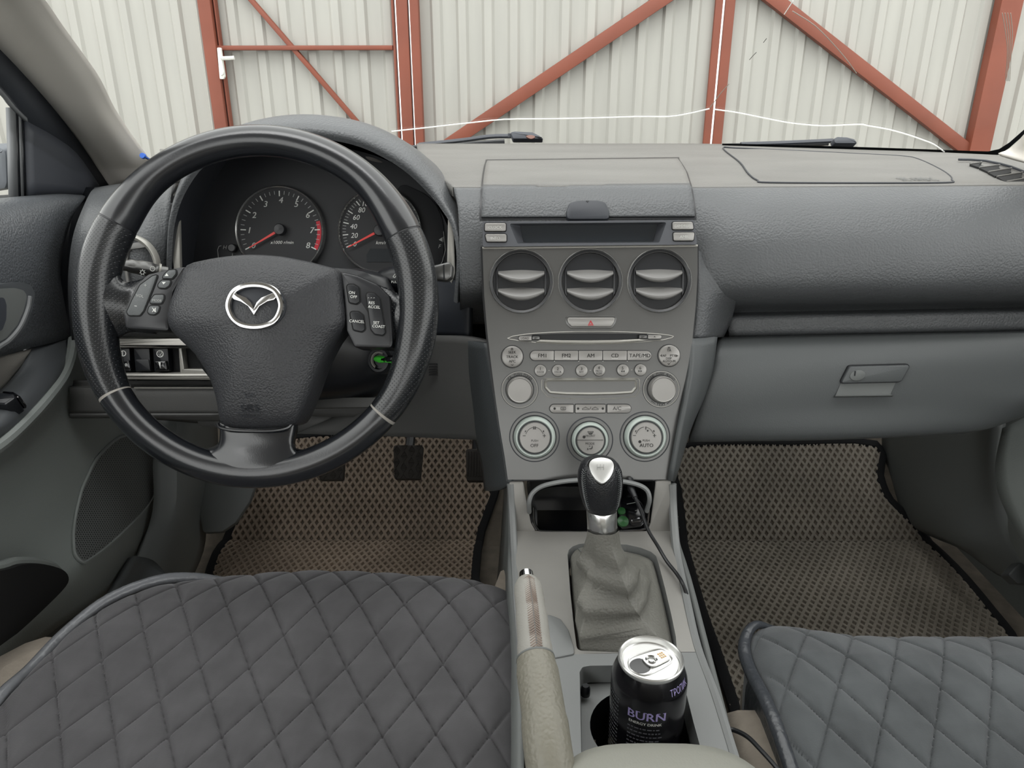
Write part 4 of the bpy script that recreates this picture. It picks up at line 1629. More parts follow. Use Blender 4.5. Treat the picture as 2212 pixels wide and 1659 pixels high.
def sbtn(pts, name='button', m='button', up=.0035, r=.0012, gap=.0010, b=.0012):
    p = S.poly(pts) if len(pts) > 12 else rpoly(S.poly(pts), r)
    b = min(b, .0005) if len(pts) > 12 else b
    MB().prism(S, inset(ccw(p), -gap), -.002, .0004).build('button_gap', M['black'], stk)
    return MB().prism(S, p, -.002, up, b).build(name, M[m], stk)


def slet(par, items, h, m='dark_ink', bold=0.0):
    mb = MB()
    for it in items:
        s, zx, zy, cap = it[:4]
        w = it[4] / 4.809 if len(it) > 4 else None
        letter(mb, s, S, *z6(zx, zy), cap / 4.809, h, width=w, bold=bold)
    return mb.build('lettering', M[m], par)


# hazard button
p = [z6(885, 30), z6(1387, 30), z6(1375, 80), z6(1345, 125), z6(935, 125), z6(900, 90)]
MB().prism(S, inset(ccw(rpoly(S.poly(p), .003)), -.0022), -.002, .0008, .0006).build('button_frame', M['silver'], stk)
hz = sbtn(p, 'hazard_button', r=.003)
mb = MB()
for q in (1.0, .55):
    tri = [(0, 1.0), (-.95, -.75), (.95, -.75)]
    c = z6(1135, 88)
    pts = [(c[0] + x * 6.0 * q, c[1] - y * 6.0 * q) for x, y in tri]
    seg(mb, S, pts + [pts[0]], .8, .0039)
mb.build('warning_triangle', M['red_ink'], hz)

# disc slot lens
lens_t = [z6(270, 245), z6(330, 222), z6(470, 200), z6(700, 184), z6(1000, 174), z6(1300, 173), z6(1600, 183), z6(1850, 200), z6(1960, 215), z6(1995, 225)]
lens_b = [z6(1980, 238), z6(1880, 262), z6(1700, 280), z6(1400, 299), z6(1100, 305), z6(800, 301), z6(560, 288), z6(380, 268), z6(300, 255)]
mb = MB()
mb.tube([S.pt(*S.uv(*p), .0004) for p in lens_t], .0005, 5)
mb.tube([S.pt(*S.uv(*p), .0004) for p in [lens_t[-1]] + lens_b + [lens_t[0]]], .0005, 5)
mb.build('slot_outline', M['silver_lt'], stk)
bev = [z6(610, 258), z6(850, 264), z6(1120, 266), z6(1400, 262), z6(1640, 250), z6(1740, 262), z6(1600, 282), z6(1400, 296), z6(1120, 302), z6(800, 298), z6(560, 282)]
MB().prism(S, S.poly(bev), -.001, .002, .0015).build('slot_lower_bevel', M['silver_lt'], stk)
b = sbtn(pill(*z6(385, 222), *z6(520, 268), True, False), 'load_button', up=.003, gap=.0006)
slet(b, [('LOAD', 452, 243, 22)], .0033)
b = sbtn([z6(527, 224), z6(605, 224), z6(605, 262), z6(527, 262)], 'slot_block', 'silver', up=.002, gap=.0004)
b = sbtn([z6(1636, 212), z6(1718, 212), z6(1718, 250), z6(1636, 250)], 'slot_block', 'silver', up=.002, gap=.0004)
b = sbtn(pill(*z6(1727, 210), *z6(1866, 251), False, True), 'eject_button', up=.003, gap=.0006)
MB().prism(S, S.poly([z6(1782, 234), z6(1806, 234), z6(1794, 222)]), .0028, .0033).build('eject_symbol', M['dark_ink'], b)

# round multi-function buttons
def rbtn(zx, zy, zr, name, up=.0045, gap=1.06, m='button', soft=.16):
    px, py = z6(zx, zy)
    u, v = S.uv(px, py)
    k = S.k(px, py)
    r = zr / 4.809 * k
    MB().lathe(S, u, v, [(r * gap, -.001), (r * gap, .0006), (r * .9, .0006)], 36).build('button_gap', M['black'], stk)
    return MB().lathe(S, u, v, [(r, -.001), (r, up - r * soft), (r * (1 - soft * .35), up - r * soft * .3), (r * (1 - soft), up), (0, up + r * .02)], 40).build(name, M[m], stk)


b = rbtn(320, 436, 113, 'seek_button')
slet(b, [('SEEK', 320, 388, 27), ('TRACK', 320, 437, 27), ('APC', 320, 482, 27)], .0052, bold=.004)
mb = MB()
seg(mb, S, [z6(306, 358), z6(318, 344), z6(330, 358), z6(306, 358)], .8, .0051)
seg(mb, S, [z6(308, 513), z6(320, 528), z6(332, 513)], .8, .0051)
mb.build('arrows', M['dark_ink'], b)
b = rbtn(1947, 425, 113, 'traffic_button')
slet(b, [('TA', 1950, 368, 25), ('AF', 1902, 424, 24), ('PTY', 1990, 424, 24), ('DISP', 1947, 453, 22), ('AUTO-M', 1948, 482, 24)], .0052, bold=.004)
mb = MB()
seg(mb, S, [z6(1935, 345), z6(1948, 336), z6(1961, 345), z6(1935, 345)], .8, .0051)
seg(mb, S, [z6(1935, 503), z6(1947, 517), z6(1959, 503)], .8, .0051)
seg(mb, S, [z6(1874, 414), z6(1858, 424), z6(1874, 434), z6(1874, 414)], .8, .0051)
seg(mb, S, [z6(2022, 416), z6(2042, 426), z6(2022, 436), z6(2022, 416)], .8, .0051)
mb.build('arrows', M['dark_ink'], b)

# source bar
xs = [505, 754, 1005, 1256, 1509, 1762]
for i, s in enumerate(('FM1', 'FM2', 'AM', 'CD', 'TAPE/MD')):
    x0, x1 = xs[i] + (3 if i else 0), xs[i + 1] - 3
    b = sbtn(pill(*z6(x0, 374), *z6(x1, 474), i == 0, i == 4, n=5), 'source_button', up=.0036, gap=.0008, r=.0001)
    slet(b, [(s, (x0 + x1) / 2 + (4 if i != 4 else 10), 423, 38)], .0039, bold=.006)
    if s in ('FM2', 'CD'):
        mb = seg(MB(), S, [z6((x0 + x1) / 2 - 30, 452), z6((x0 + x1) / 2 + 36, 452)], .5, .0038)
        mb.build('underline', M['white_ink'], b)
for x in xs[1:-1]:
    q = z6(x + 2, 482)
    seg(MB(), S, [q, (q[0] + 1.6, q[1])], 1.6, .0006).build('guide_dot', M['white_ink'], stk)
# presets
for zx, zy, n, t in ((612, 580, '1', 'DISCv'), (793, 580, '2', 'DISC^'), (1040, 580, '3', 'RPT'), (1222, 577, '4', 'PROG'), (1467, 575, '5', '<<'), (1650, 573, '6', '>>')):
    b = rbtn(zx, zy, 62, 'preset_button', up=.004)
    if t in ('<<', '>>'):
        mb = MB()
        s = -1 if t == '<<' else 1
        for q in (-11, 11):
            mb.prism(S, S.poly([z6(zx + q - 9 * s, zy + 2), z6(zx + q - 9 * s, zy + 22), z6(zx + q + 9 * s, zy + 12)], .0043), .0041, .0046)
        mb.build('skip_symbol', M['dark_ink'], b)
        slet(b, [(n, zx, zy - 21, 30)], .0046)
    elif n == '4':
        slet(b, [(n, zx - 2, zy - 27, 30), ('PROG', zx, zy + 8, 19), ('ROM', zx, zy + 32, 19)], .0046)
    else:
        slet(b, [(n, zx, zy - 20, 30), (t.replace('v', '').replace('^', ''), zx - (8 if 'DISC' in t else 0), zy + 14, 19)], .0046)
        if 'DISC' in t:
            s = 1 if 'v' in t else -1
            seg(MB(), S, [z6(zx + 22, zy + 14 - 9 * s), z6(zx + 29, zy + 14 + 9 * s), z6(zx + 37, zy + 14 - 9 * s)], .6, .0045).build('arrow', M['dark_ink'], b)
for zx, zy in ((702, 578), (1131, 577), (1560, 573)):
    seg(MB(), S, [z6(zx - 8, zy), z6(zx + 8, zy)], 1.2, .0006).build('dash_mark', M['silver_lt'], stk)

# big knobs
def ringline(zx, zy, zr, w=.0007, m='dash_dark', name='ring_line', h=.0003, par=None):
    px, py = z6(zx, zy)
    u, v = S.uv(px, py)
    r = zr / 4.809 * S.k(px, py)
    return MB().lathe(S, u, v, [(r + w, -.001), (r + w, h), (r - w, h), (r - w, -.001)], 56).build(name, M[m], par or stk)


for zx, zy, nm in ((397, 778, 'volume_knob'), (1867, 772, 'tuning_knob')):
    ringline(zx, zy, 190, .0006)
    ringline(zx, zy, 186, .0004, 'silver_lt', h=.0006)
    px, py = z6(zx, zy)
    u, v = S.uv(px, py)
    r = 137 / 4.809 * S.k(px, py)
    MB().lathe(S, u, v, [(r * 1.09, -.001), (r * 1.09, .0012), (r * .9, .0012)], 40).build('knob_gap', M['black'], stk)
    kb = MB().lathe(S, u, v, [(r * 1.03, 0), (r * 1.0, .012), (r * .97, .0145), (r * .91, .0155), (r * .86, .0148), (0, .0145)], 56).build(nm, M['button'], stk)
    mb = MB()
    if nm == 'volume_knob':
        letter_arc(mb, 'VOL PUSH POWER', S, px, py, 163 / 4.809, 90, 96, 25 / 4.809, .0006)
    else:
        letter_arc(mb, 'TUNE PUSH AUDIO', S, px, py, 163 / 4.809, 90, 104, 24 / 4.809, .0006)
        letter_arc(mb, 'TEXT', S, px, py, 163 / 4.809, 270, 25, 24 / 4.809, .0006, inward=True)
        for sgn in (-1, 1):
            seg(mb, S, [z6(zx + sgn * 62, zy + 152), z6(zx + sgn * 104, zy + 122)], .9, .0005)
    mb.build('ring_lettering', M['dark_ink'], stk)

# pocket with recess
oc = rpoly(S.poly([z6(x, y) for x, y in ((627, 661), (1640, 659), (1641, 780), (1600, 848), (1400, 868), (1130, 877), (860, 870), (690, 852), (626, 780))]), .0035)
ic = rpoly(S.poly([z6(x, y) for x, y in ((668, 684), (1600, 680), (1600, 750), (1560, 800), (1380, 812), (1130, 817), (880, 814), (715, 802), (668, 752))]), .003)
MB().tube([S.pt(u, v, .0003) for u, v in oc], .0005, 5, closed=True).build('pocket_outline', M['silver_lt'], stk)
so_, si_ = ccw(oc), ccw(ic)
mb = MB()
mb.grid([[S.pt(u, v, .0002) for u, v in inset(si_, -.0022)], [S.pt(u, v, .0026) for u, v in inset(si_, -.0008)], [S.pt(u, v, .0006) for u, v in inset(si_, .0012)]], close_u=True)
mb.build('pocket_rim', M['silver_lt'], stk)
MB().prism(S, inset(si_, .0010), .0, .0007, .0).build('pocket_face', M['silver'], stk)

# climate buttons
for i, (x0, x1) in enumerate(((710, 954), (974, 1284), (1304, 1550))):
    b = sbtn(pill(*z6(x0, 931), *z6(x1, 1018), i == 0, i == 2, n=5), 'climate_button', up=.0036, gap=.0008, r=.0001)
    mb = MB()
    if i == 2:
        slet(b, [('A/C', 1408, 972, 38)], .0039)
    for lx in ([758], [1001, 1257], [])[i]:
        mb.lathe(S, *S.uv(*z6(lx, 972)), [(.0014, .0034), (.0014, .0039), (0, .0039)], 14)
    if i == 0:
        seg(mb, S, [z6(826, 958), z6(874, 958), z6(876, 984), z6(862, 990), z6(838, 990), z6(824, 984), z6(826, 958)], .9, .0038)
        for q in (840, 850, 860):
            seg(mb, S, [z6(q, 965), z6(q, 986)], .8, .0038)
    if i == 1:
        for cx_ in (1080, 1180):
            seg(mb, S, [z6(cx_ - 34, 985), z6(cx_ - 30, 973), z6(cx_ - 14, 968), z6(cx_ + 2, 956), z6(cx_ + 16, 968), z6(cx_ + 32, 974), z6(cx_ + 34, 985), z6(cx_ - 34, 985)], .8, .0038)
        seg(mb, S, [z6(1122, 986), z6(1138, 956)], .9, .0038)
    if mb.v:
        mb.build('symbols', M['dark_ink'], b)

# climate dials
for zx, zy, zo, zw, zi, nm in ((551, 1268, 258, 218, 162, 'fan_dial'), (1125, 1300, 238, 190, 143, 'mode_dial'), (1697, 1266, 258, 218, 162, 'temperature_dial')):
    px, py = z6(zx, zy)
    u, v = S.uv(px, py)
    k = S.k(px, py) / 4.809
    ringline(zx, zy, zo, .0006)
    MB().lathe(S, u, v, [(zo * .955 * k, -.001), (zo * .955 * k, .0008), (zw * .95 * k, .0008)], 56).build('dial_well', M['silver'], stk)
    MB().lathe(S, u, v, [(zw * 1.05 * k, -.001), (zw * 1.05 * k, .0014), (zw * .9 * k, .0014)], 56).build('dial_gap', M['black'], stk)
    d = MB().lathe(S, u, v, [(zw * k, -.001), (zw * .99 * k, .006), (zw * .95 * k, .009), (zw * .88 * k, .0105), (zi * 1.12 * k, .0105), (zi * 1.05 * k, .0085), (zi * k, .0085)], 64).build(nm, M['dial_ring'], stk)
    MB().lathe(S, u, v, [(zi * 1.06 * k, .007), (zi * 1.06 * k, .0092), (zi * 1.0 * k, .0092)], 56).build('dial_inner_line', M['dash_dark'], d)
    fc = MB().lathe(S, u, v, [(zi * k, .006), (zi * .985 * k, .0105), (zi * .93 * k, .0118), (0, .0120)], 56).build('dial_face', M['button'], d)
    mb = MB()
    hh = .0124
    if nm != 'mode_dial':
        arc = [z6(zx + 96 * math.cos(math.radians(a)), zy + 12 - 112 * math.sin(math.radians(a))) for a in range(22, 160, 8)]
        seg(mb, S, arc[:-9], .7, hh)
        seg(mb, S, arc[9:], .7, hh)
        seg(mb, S, [z6(zx - 122, zy - 12), z6(zx - 92, zy - 12)], .9, hh)
        seg(mb, S, [z6(zx + 86, zy - 12), z6(zx + 118, zy - 12)], .9, hh)
        seg(mb, S, [z6(zx + 102, zy - 30), z6(zx + 102, zy + 6)], .9, hh)
        for s in (-1, 1):
            q = z6(zx + s * 92, zy - 62)
            mb.prism(S, S.poly([(q[0] - 1.6, q[1]), (q[0] + 1.6, q[1] - 1), (q[0] + s * 1.4, q[1] + 4)], hh), hh - .0003, hh)
    if nm == 'fan_dial':
        for q in range(4):
            a = math.radians(45 + 90 * q)
            c = z6(zx, zy - 92)
            mb.prism(S, S.poly([(c[0] + 2.4 * math.cos(a) + 1.8 * math.cos(t), c[1] + 2.4 * math.sin(a) + 1.3 * math.sin(t)) for t in [i * math.pi / 4 for i in range(8)]], hh), hh - .0003, hh)
        letter(mb, 'PUSH', S, *z6(zx + 2, zy + 40), 22 / 4.809, hh)
        letter(mb, 'OFF', S, *z6(zx, zy + 90), 34 / 4.809, hh, bold=.004)
    elif nm == 'temperature_dial':
        seg(mb, S, [z6(zx + 11, zy - 104), z6(zx + 11, zy - 72)], 1.2, hh)
        mb.lathe(S, *S.uv(*z6(zx + 11, zy - 72)), [(.0010, hh), (0, hh)], 10)
        mb.lathe(S, *S.uv(*z6(zx - 69, zy + 41)), [(.0017, hh - .0004), (.0017, hh), (0, hh)], 14)
        letter(mb, 'PUSH', S, *z6(zx + 14, zy + 40), 22 / 4.809, hh)
        letter(mb, 'AUTO', S, *z6(zx + 17, zy + 90), 36 / 4.809, hh, bold=.004)
    else:
        seg(mb, S, [z6(zx - 140, zy + 2), z6(zx + 140, zy + 2)], .9, hh)
        mb.lathe(S, *S.uv(*z6(zx - 69, zy - 42)), [(.0017, hh - .0004), (.0017, hh), (0, hh)], 14)
        letter(mb, 'FRONT', S, *z6(zx + 8, zy - 42), 22 / 4.809, hh)
        seg(mb, S, [z6(zx - 20, zy - 88), z6(zx + 38, zy - 88), z6(zx + 24, zy - 62), z6(zx - 6, zy - 62), z6(zx - 20, zy - 88)], .8, hh)
        for q in (0, 10, 20):
            seg(mb, S, [z6(zx + q, zy - 80), z6(zx + q - 3, zy - 56)], .8, hh)
        letter(mb, 'MODE', S, *z6(zx + 3, zy + 38), 24 / 4.809, hh)
        seg(mb, S, [z6(zx - 22, zy + 85), z6(zx - 18, zy + 105)], 1.4, hh)
        seg(mb, S, [z6(zx - 4, zy + 92), z6(zx + 20, zy + 92), z6(zx + 28, zy + 72)], 1.4, hh)
        seg(mb, S, [z6(zx - 6, zy + 66), z6(zx + 4, zy + 64)], 1.4, hh)
        seg(mb, S, [z6(zx + 22, zy + 62), z6(zx + 30, zy + 66)], 1.4, hh)
    mb.build('markings', M['dark_ink'], fc)

# ================================================================== GLOVE BOX
zX = zoomer(1472, 540, 2.962)
gb = thing('glove_box', 'grey glove box with flush lock handle on the passenger side', 'glove box', P(1850, 940, Y=.88))
mb = MB()
GX_ = [1500, 1600, 1700, 1850, 2000, 2113, 2212, 2330]


def gr_(y0, y1, Y, dY=0.0, lx=0):
    out = []
    for i, x in enumerate(GX_):
        t = (x - 1556) / 656.0
        xx = x + (lx if i == 0 else 0)
        out.append(P(xx, y0 + (y1 - y0) * t, Y=Y + dY * max(0, t)))
    return out


bot = [P(x, y, Y=Y) for x, y, Y in ((1490, 951, .865), (1600, 949, .865), (1700, 948, .865), (1850, 944, .868), (2000, 937, .875), (2113, 928, .885), (2212, 898, .90), (2330, 860, .93))]
rows = [gr_(724, 712, .935, 0, 52), gr_(730, 717, .912, .0, 50), gr_(736, 723, .902, .004, 50), gr_(755, 742, .888, .010, 48), gr_(790, 778, .876, .014, 42), gr_(840, 826, .868, .018, 26), gr_(890, 872, .864, .02, 10), bot,
        [P(x, y + 1, Y=Y) for x, y, Y in ((1490, 951, .895), (1600, 949, .895), (1700, 948, .895), (1850, 944, .898), (2000, 937, .905), (2113, 928, .915), (2212, 898, .93), (2330, 860, .95))]]
mb.patch(rows, 4, 4)
GBX = mb.bvh()
mb.build('door', M['lower'], gb, face=True, sol=.008)
GP = hit_plane(GBX, 1880, 812)
rec = MB()
pr = GP.poly([zX(1020, 850), zX(1372, 842), zX(1345, 925), zX(972, 930)])
rec.add([GP.pt(*pr[0], .0004), GP.pt(*pr[1], .0004), GP.pt(pr[1][0] - .006, pr[1][1] - .016, .0008), GP.pt(pr[0][0] - .006, pr[0][1] - .016, .0008), GP.pt(*pr[2], .0055), GP.pt(*pr[3], .0055), GP.pt(pr[2][0], pr[2][1] - .003, 0), GP.pt(pr[3][0], pr[3][1] - .003, 0)],
        [(0, 3, 2, 1), (3, 5, 4, 2), (5, 7, 6, 4)])
rec.build('finger_recess_ledge', M['kick'], gb, smooth=False)  # raised ledge in place of the scoop, shaped to catch light like its floor
mb = MB()
lt = [zX(1068, 742), zX(1438, 732), zX(1448, 745), zX(1398, 832), zX(1380, 840), zX(1022, 848), zX(1018, 838)]
MB().prism(GP, inset(ccw(rpoly(GP.poly(lt), .004)), -.0012), -.006, .0022).build('latch_gap', M['black'], gb)
la = MB().prism(GP, rpoly(GP.poly(lt), .004), -.006, .0048, .0014).build('latch', M['lower'], gb)
uL, vL = GP.uv(*zX(1113, 797))
kL = GP.k(1850, 808)
lk = MB()
lk.prism(GP, [(uL + 17 * kL * math.cos(a), vL + 11.5 * kL * math.sin(a) + 4 * kL * math.cos(a) * .4) for a in [2 * math.pi * i / 32 for i in range(32)]], .004, .0064, .0008)
lko = lk.build('lock', M['kick'], la)
MB().prism(GP, GP.poly([zX(1108, 775), zX(1116, 775), zX(1112, 805), zX(1104, 805)], .0064), .006, .0068).build('keyhole', M['black'], la)

# ================================================================== CENTRE CONSOLE
C = Pl((.093, .776, .37), XV, (0, .178, .02))
F2 = Pl((.093, .776, .37), XV, (0, .016, .059))
con = thing('centre_console', 'light grey centre console between the seats', 'console', (.09, .6, .0))
frame_o = [zG(*p) for p in ((490, 860), (500, 822), (530, 795), (580, 776), (640, 770), (950, 780), (1060, 805), (1140, 836), (1180, 870), (1200, 930), (1250, 1120), (1300, 1330), (1335, 1500), (1345, 1640), (565, 1606), (540, 1420), (512, 1160))]
plate = [(1106, 1147), (1450, 1147), (1458, 1200), (1470, 1250), (1484, 1310), (1497, 1370), (1507, 1408), (1472, 1408), (1245, 1411), (1170, 1425), (1128, 1425), (1119, 1340), (1113, 1240)]
MB().plate(C, C.poly(plate), [rpoly(C.poly(frame_o), .006)], -.006, 0.0).build('front_plate', M['console'], con)
for pts in ([(1099, 1041), (1131, 1041), (1138, 1085), (1148, 1130), (1160, 1150), (1106, 1152)], [(1416, 1039), (1450, 1037), (1452, 1150), (1396, 1150), (1404, 1130), (1410, 1085)]):
    MB().prism(F2, rpoly(F2.poly(pts), .003), -.012, .001, .002).build('side_arm', M['console'], con)
# raised edge rails on both sides of the plate
MB().tube(spline([P(1103, 1045, Y=.792), P(1106, 1100, Y=.782), C.pt(*C.uv(1110, 1180), -.002), C.pt(*C.uv(1116, 1290), -.002), C.pt(*C.uv(1128, 1425), -.002)], 5), .0045, 8).build('edge_rail', M['console_grey'], con)
C2 = Pl((.12, .598, .350), XV, (0, .178, .015))
MB().tube(spline([P(1452, 1045, Y=.792), P(1454, 1100, Y=.782), C.pt(*C.uv(1462, 1190), -.002), C.pt(*C.uv(1480, 1280), -.002), C.pt(*C.uv(1505, 1390), -.003), C2.pt(*C2.uv(1545, 1500), -.003), C2.pt(*C2.uv(1592, 1650), -.003)], 5), .005, 8).build('edge_rail', M['console_grey'], con)
# boot well
bw = rpoly(C.poly(frame_o), .006)
mb = MB()
mb.grid([[C.pt(u, v, 0) for u, v in ccw(bw)], [C.pt(u, v, -.022) for u, v in ccw(inset(ccw(bw), .003))]], close_u=True)
mb.build('boot_frame', M['console_grey'], con)
# hump beside the handbrake
hp_ = [(1172, 1330), (1190, 1331), (1212, 1340), (1228, 1362), (1240, 1400), (1241, 1416), (1182, 1428), (1172, 1400)]
MB().prism(C, rpoly(C.poly(hp_), .004), -.004, .0025, .002).build('hand_rest', M['console_grey'], con)
# rear section
rear = [(1128, 1427), (1175, 1427), (1245, 1413), (1470, 1409), (1508, 1409), (1526, 1455), (1548, 1515), (1594, 1655), (1650, 1830), (1200, 1830), (1150, 1655)]
recs = [(1252, 1452), (1258, 1441), (1275, 1438), (1440, 1436), (1466, 1440), (1478, 1480), (1498, 1560), (1520, 1640), (1256, 1650)]
MB().plate(C2, C2.poly(rear), [rpoly(C2.poly(recs), .004)], -.008, 0).build('rear_plate', M['console_grey'], con)
rc = rpoly(C2.poly(recs), .004)
mb = MB()
mb.grid([[C2.pt(u, v, 0) for u, v in ccw(rc)], [C2.pt(u, v, -.020) for u, v in ccw(inset(ccw(rc), .002))]], close_u=True)
mb.build('cup_recess_wall', M['console_grey'], con)
CANX, CANY, CANZ = P(1406, 1421, Z=.402).x, P(1406, 1421, Z=.402).y, .402
cc = Pl((CANX, CANY - .004, C2.pt(0, -.07, 0).z - .018), XV, YV)
MB().plate(cc, [(u, v) for u, v in ((-.068, -.14), (.078, -.14), (.066, .078), (-.058, .078))], [circ((-.004, 0), .046, 40)], -.003, 0).build('cup_recess_floor', M['console_grey'], con)
MB().lathe(cc, -.004, 0, [(.046, 0), (.044, -.09), (0, -.09)], 40).build('cup_well', M['black'], con)
pk_ = C2.pt(*C2.uv(1266, 1474), -.016)
MB().lathe(Pl(pk_, XV, YV), 0, 0, [(.0045, 0), (.0045, .008), (.003, .011), (0, .011)], 14).build('peg', M['black'], con)
MB().prism(C2, C2.poly([(1198, 1545), (1206, 1548), (1222, 1580), (1230, 1660), (1236, 1720), (1190, 1720), (1194, 1600)]), -.001, .0012).build('lever_slot', M['black_matt'], con)
# side walls
mb = MB()
rows = []
for Y, zt in ((1.05, .42), (.90, .42), (.80, .42), (.776, .368), (.70, .360), (.60, .348), (.45, .335), (.25, .32)):
    rows.append([Vector((-.004 if Y > .61 else .004, Y, zt)), Vector((-.008, Y, zt - .06)), Vector((-.018, Y, .18)), Vector((-.030, Y, .06)), Vector((-.05, Y, -.005))])
mb.patch(rows, 3, 3)
mb.build('side_wall', M['kick'], con, face=True, sol=.006)
mb = MB()
rows = []
for Y, zt in ((1.05, .40), (.90, .40), (.80, .40), (.776, .365), (.70, .358), (.60, .345), (.45, .332), (.25, .32)):
    x = .190 if Y > .65 else .190 - (.65 - Y) * .03
    rows.append([Vector((x, Y, zt)), Vector((x + .004, Y, zt - .06)), Vector((x + .008, Y, .18)), Vector((x + .012, Y, .06)), Vector((x + .02, Y, -.005))])
mb.patch(rows, 3, 3)
mb.build('side_wall', M['kick'], con, face=False, sol=.006)

# open tray under the stack
trp = F2
mb = MB()
to = rpoly(F2.poly([(1137, 1040), (1416, 1038), (1408, 1100), (1403, 1138), (1394, 1148), (1162, 1148), (1150, 1138), (1143, 1100)]), .004)
mb.grid([[F2.pt(u, v, .0) for u, v in ccw(to)], [F2.pt(u, v, -.075) for u, v in ccw(inset(ccw(to), .004))]], close_u=True)
n_ = len(to)
mb.add([F2.pt(u, v, -.075) for u, v in ccw(inset(ccw(to), .004))], [tuple(range(n_))])
tray = mb.build('storage_tray', M['black_gloss'], con)
hoop = [(1144, 1112), (1143, 1085), (1150, 1066), (1170, 1051), (1205, 1042), (1250, 1037), (1300, 1037), (1345, 1040), (1380, 1048), (1398, 1060), (1403, 1080), (1401, 1110)]
MB().tube(spline([F2.pt(*F2.uv(x, y, .014), .014 - .012 * (i in (0, 11))) for i, (x, y) in enumerate(hoop)], 4), .0034, 8, squash=.8).build('tray_lid_edge', M['console_grey'], con)
lidp = [F2.pt(*F2.uv(x, y, .010), .010) for x, y in hoop[2:10]]
lidb = [F2.pt(*F2.uv(x, y + 26 - abs(x - 1275) * .10, .0), -.02) for x, y in hoop[2:10]]
mb = MB()
mb.patch([lidp, lidb], 3, 2)
mb.build('tray_lid', M['black'], con, face=True, sol=.003)
tri = [(1150, 1098), (1153, 1130), (1165, 1146)]
MB().tube(spline([F2.pt(*F2.uv(x, y), .001) for x, y in ((1152, 1095), (1154, 1125), (1162, 1141), (1180, 1146), (1300, 1147), (1385, 1144), (1398, 1132), (1402, 1100))], 4), .0014, 6).build('tray_rim', M['chrome_dark'], con)

# usb charger in the tray
UP = Pl(F2.pt(*F2.uv(1372, 1110), -.012), XV, (0, .75, .5))
uc = thing('usb_charger', 'glossy black charger with green lamps in the console tray', 'charger', UP.o)
ub = MB().prism(UP, rpoly(UP.poly([(1338, 1078), (1380, 1072), (1393, 1092), (1396, 1125), (1386, 1138), (1340, 1143)]), .004), -.01, .003, .0015).build('body', M['black_gloss'], uc)
MB().tube([UP.pt(*UP.uv(x, y), .003) for x, y in ((1376, 1079), (1386, 1090), (1392, 1110), (1392, 1124), (1384, 1134))], .0009, 6).build('edge', M['chrome_dark'], uc)
MB().prism(UP, UP.poly([(1363, 1120), (1382, 1118), (1384, 1128), (1364, 1130)], .003), .002, .0042, .0006).build('usb_port', M['chrome_dark'], uc)
MB().prism(UP, UP.poly([(1366, 1122), (1381, 1120.5), (1382, 1125), (1367, 1127)], .004), .003, .0046).build('port_opening', M['black_matt'], uc)
MB().lathe(UP, *UP.uv(1342, 1107), [(.0048, .002), (.0045, .005), (0, .006)], 20).build('green_lamp', M['green_dk'], uc)
MB().lathe(UP, *UP.uv(1345, 1129), [(.007, .002), (.0065, .005), (0, .006)], 20).build('green_button', M['green_dk'], uc)
mb = MB()
seg(mb, UP, [(1354, 1089), (1374, 1085)], .8, .0034)
seg(mb, UP, [(1372, 1103), (1377, 1102)], .8, .0034)
mb.build('marks', M['grey_ink'], uc)

# charging cable
cb = [F2.pt(*F2.uv(1363, 1056, .012), .012), F2.pt(*F2.uv(1372, 1075, .022), .022), P(1385, 1105, Y=.755), P(1400, 1145, Y=.745)]
cb += [C.pt(*C.uv(x, y, h), h) for x, y, h in ((1420, 1178, .012), (1440, 1212, .006), (1462, 1240, .006), (1478, 1268, .006))]
cb += [P(1490, 1310, Z=.345), P(1500, 1360, Z=.30), P(1506, 1400, Z=.24), P(1520, 1480, Z=.22), P(1536, 1545, Z=.28), P(1552, 1571, Z=.318), P(1585, 1577, Z=.322), P(1615, 1592, Z=.328), P(1645, 1622, Z=.332), P(1682, 1664, Z=.334), P(1740, 1740, Z=.334)]
cab = thing('charging_cable', 'thin black charging cable trailing from the tray over the console edge', 'cable', cb[0])
MB().tube(spline(cb, 6), .0021, 8).build('cord', M['cable'], cab)
MB().tube([cb[0] + Vector((0, .012, .006)), cb[0], cb[1]], [.0042, .0042, .003], 10).build('plug', M['cable'], cab)

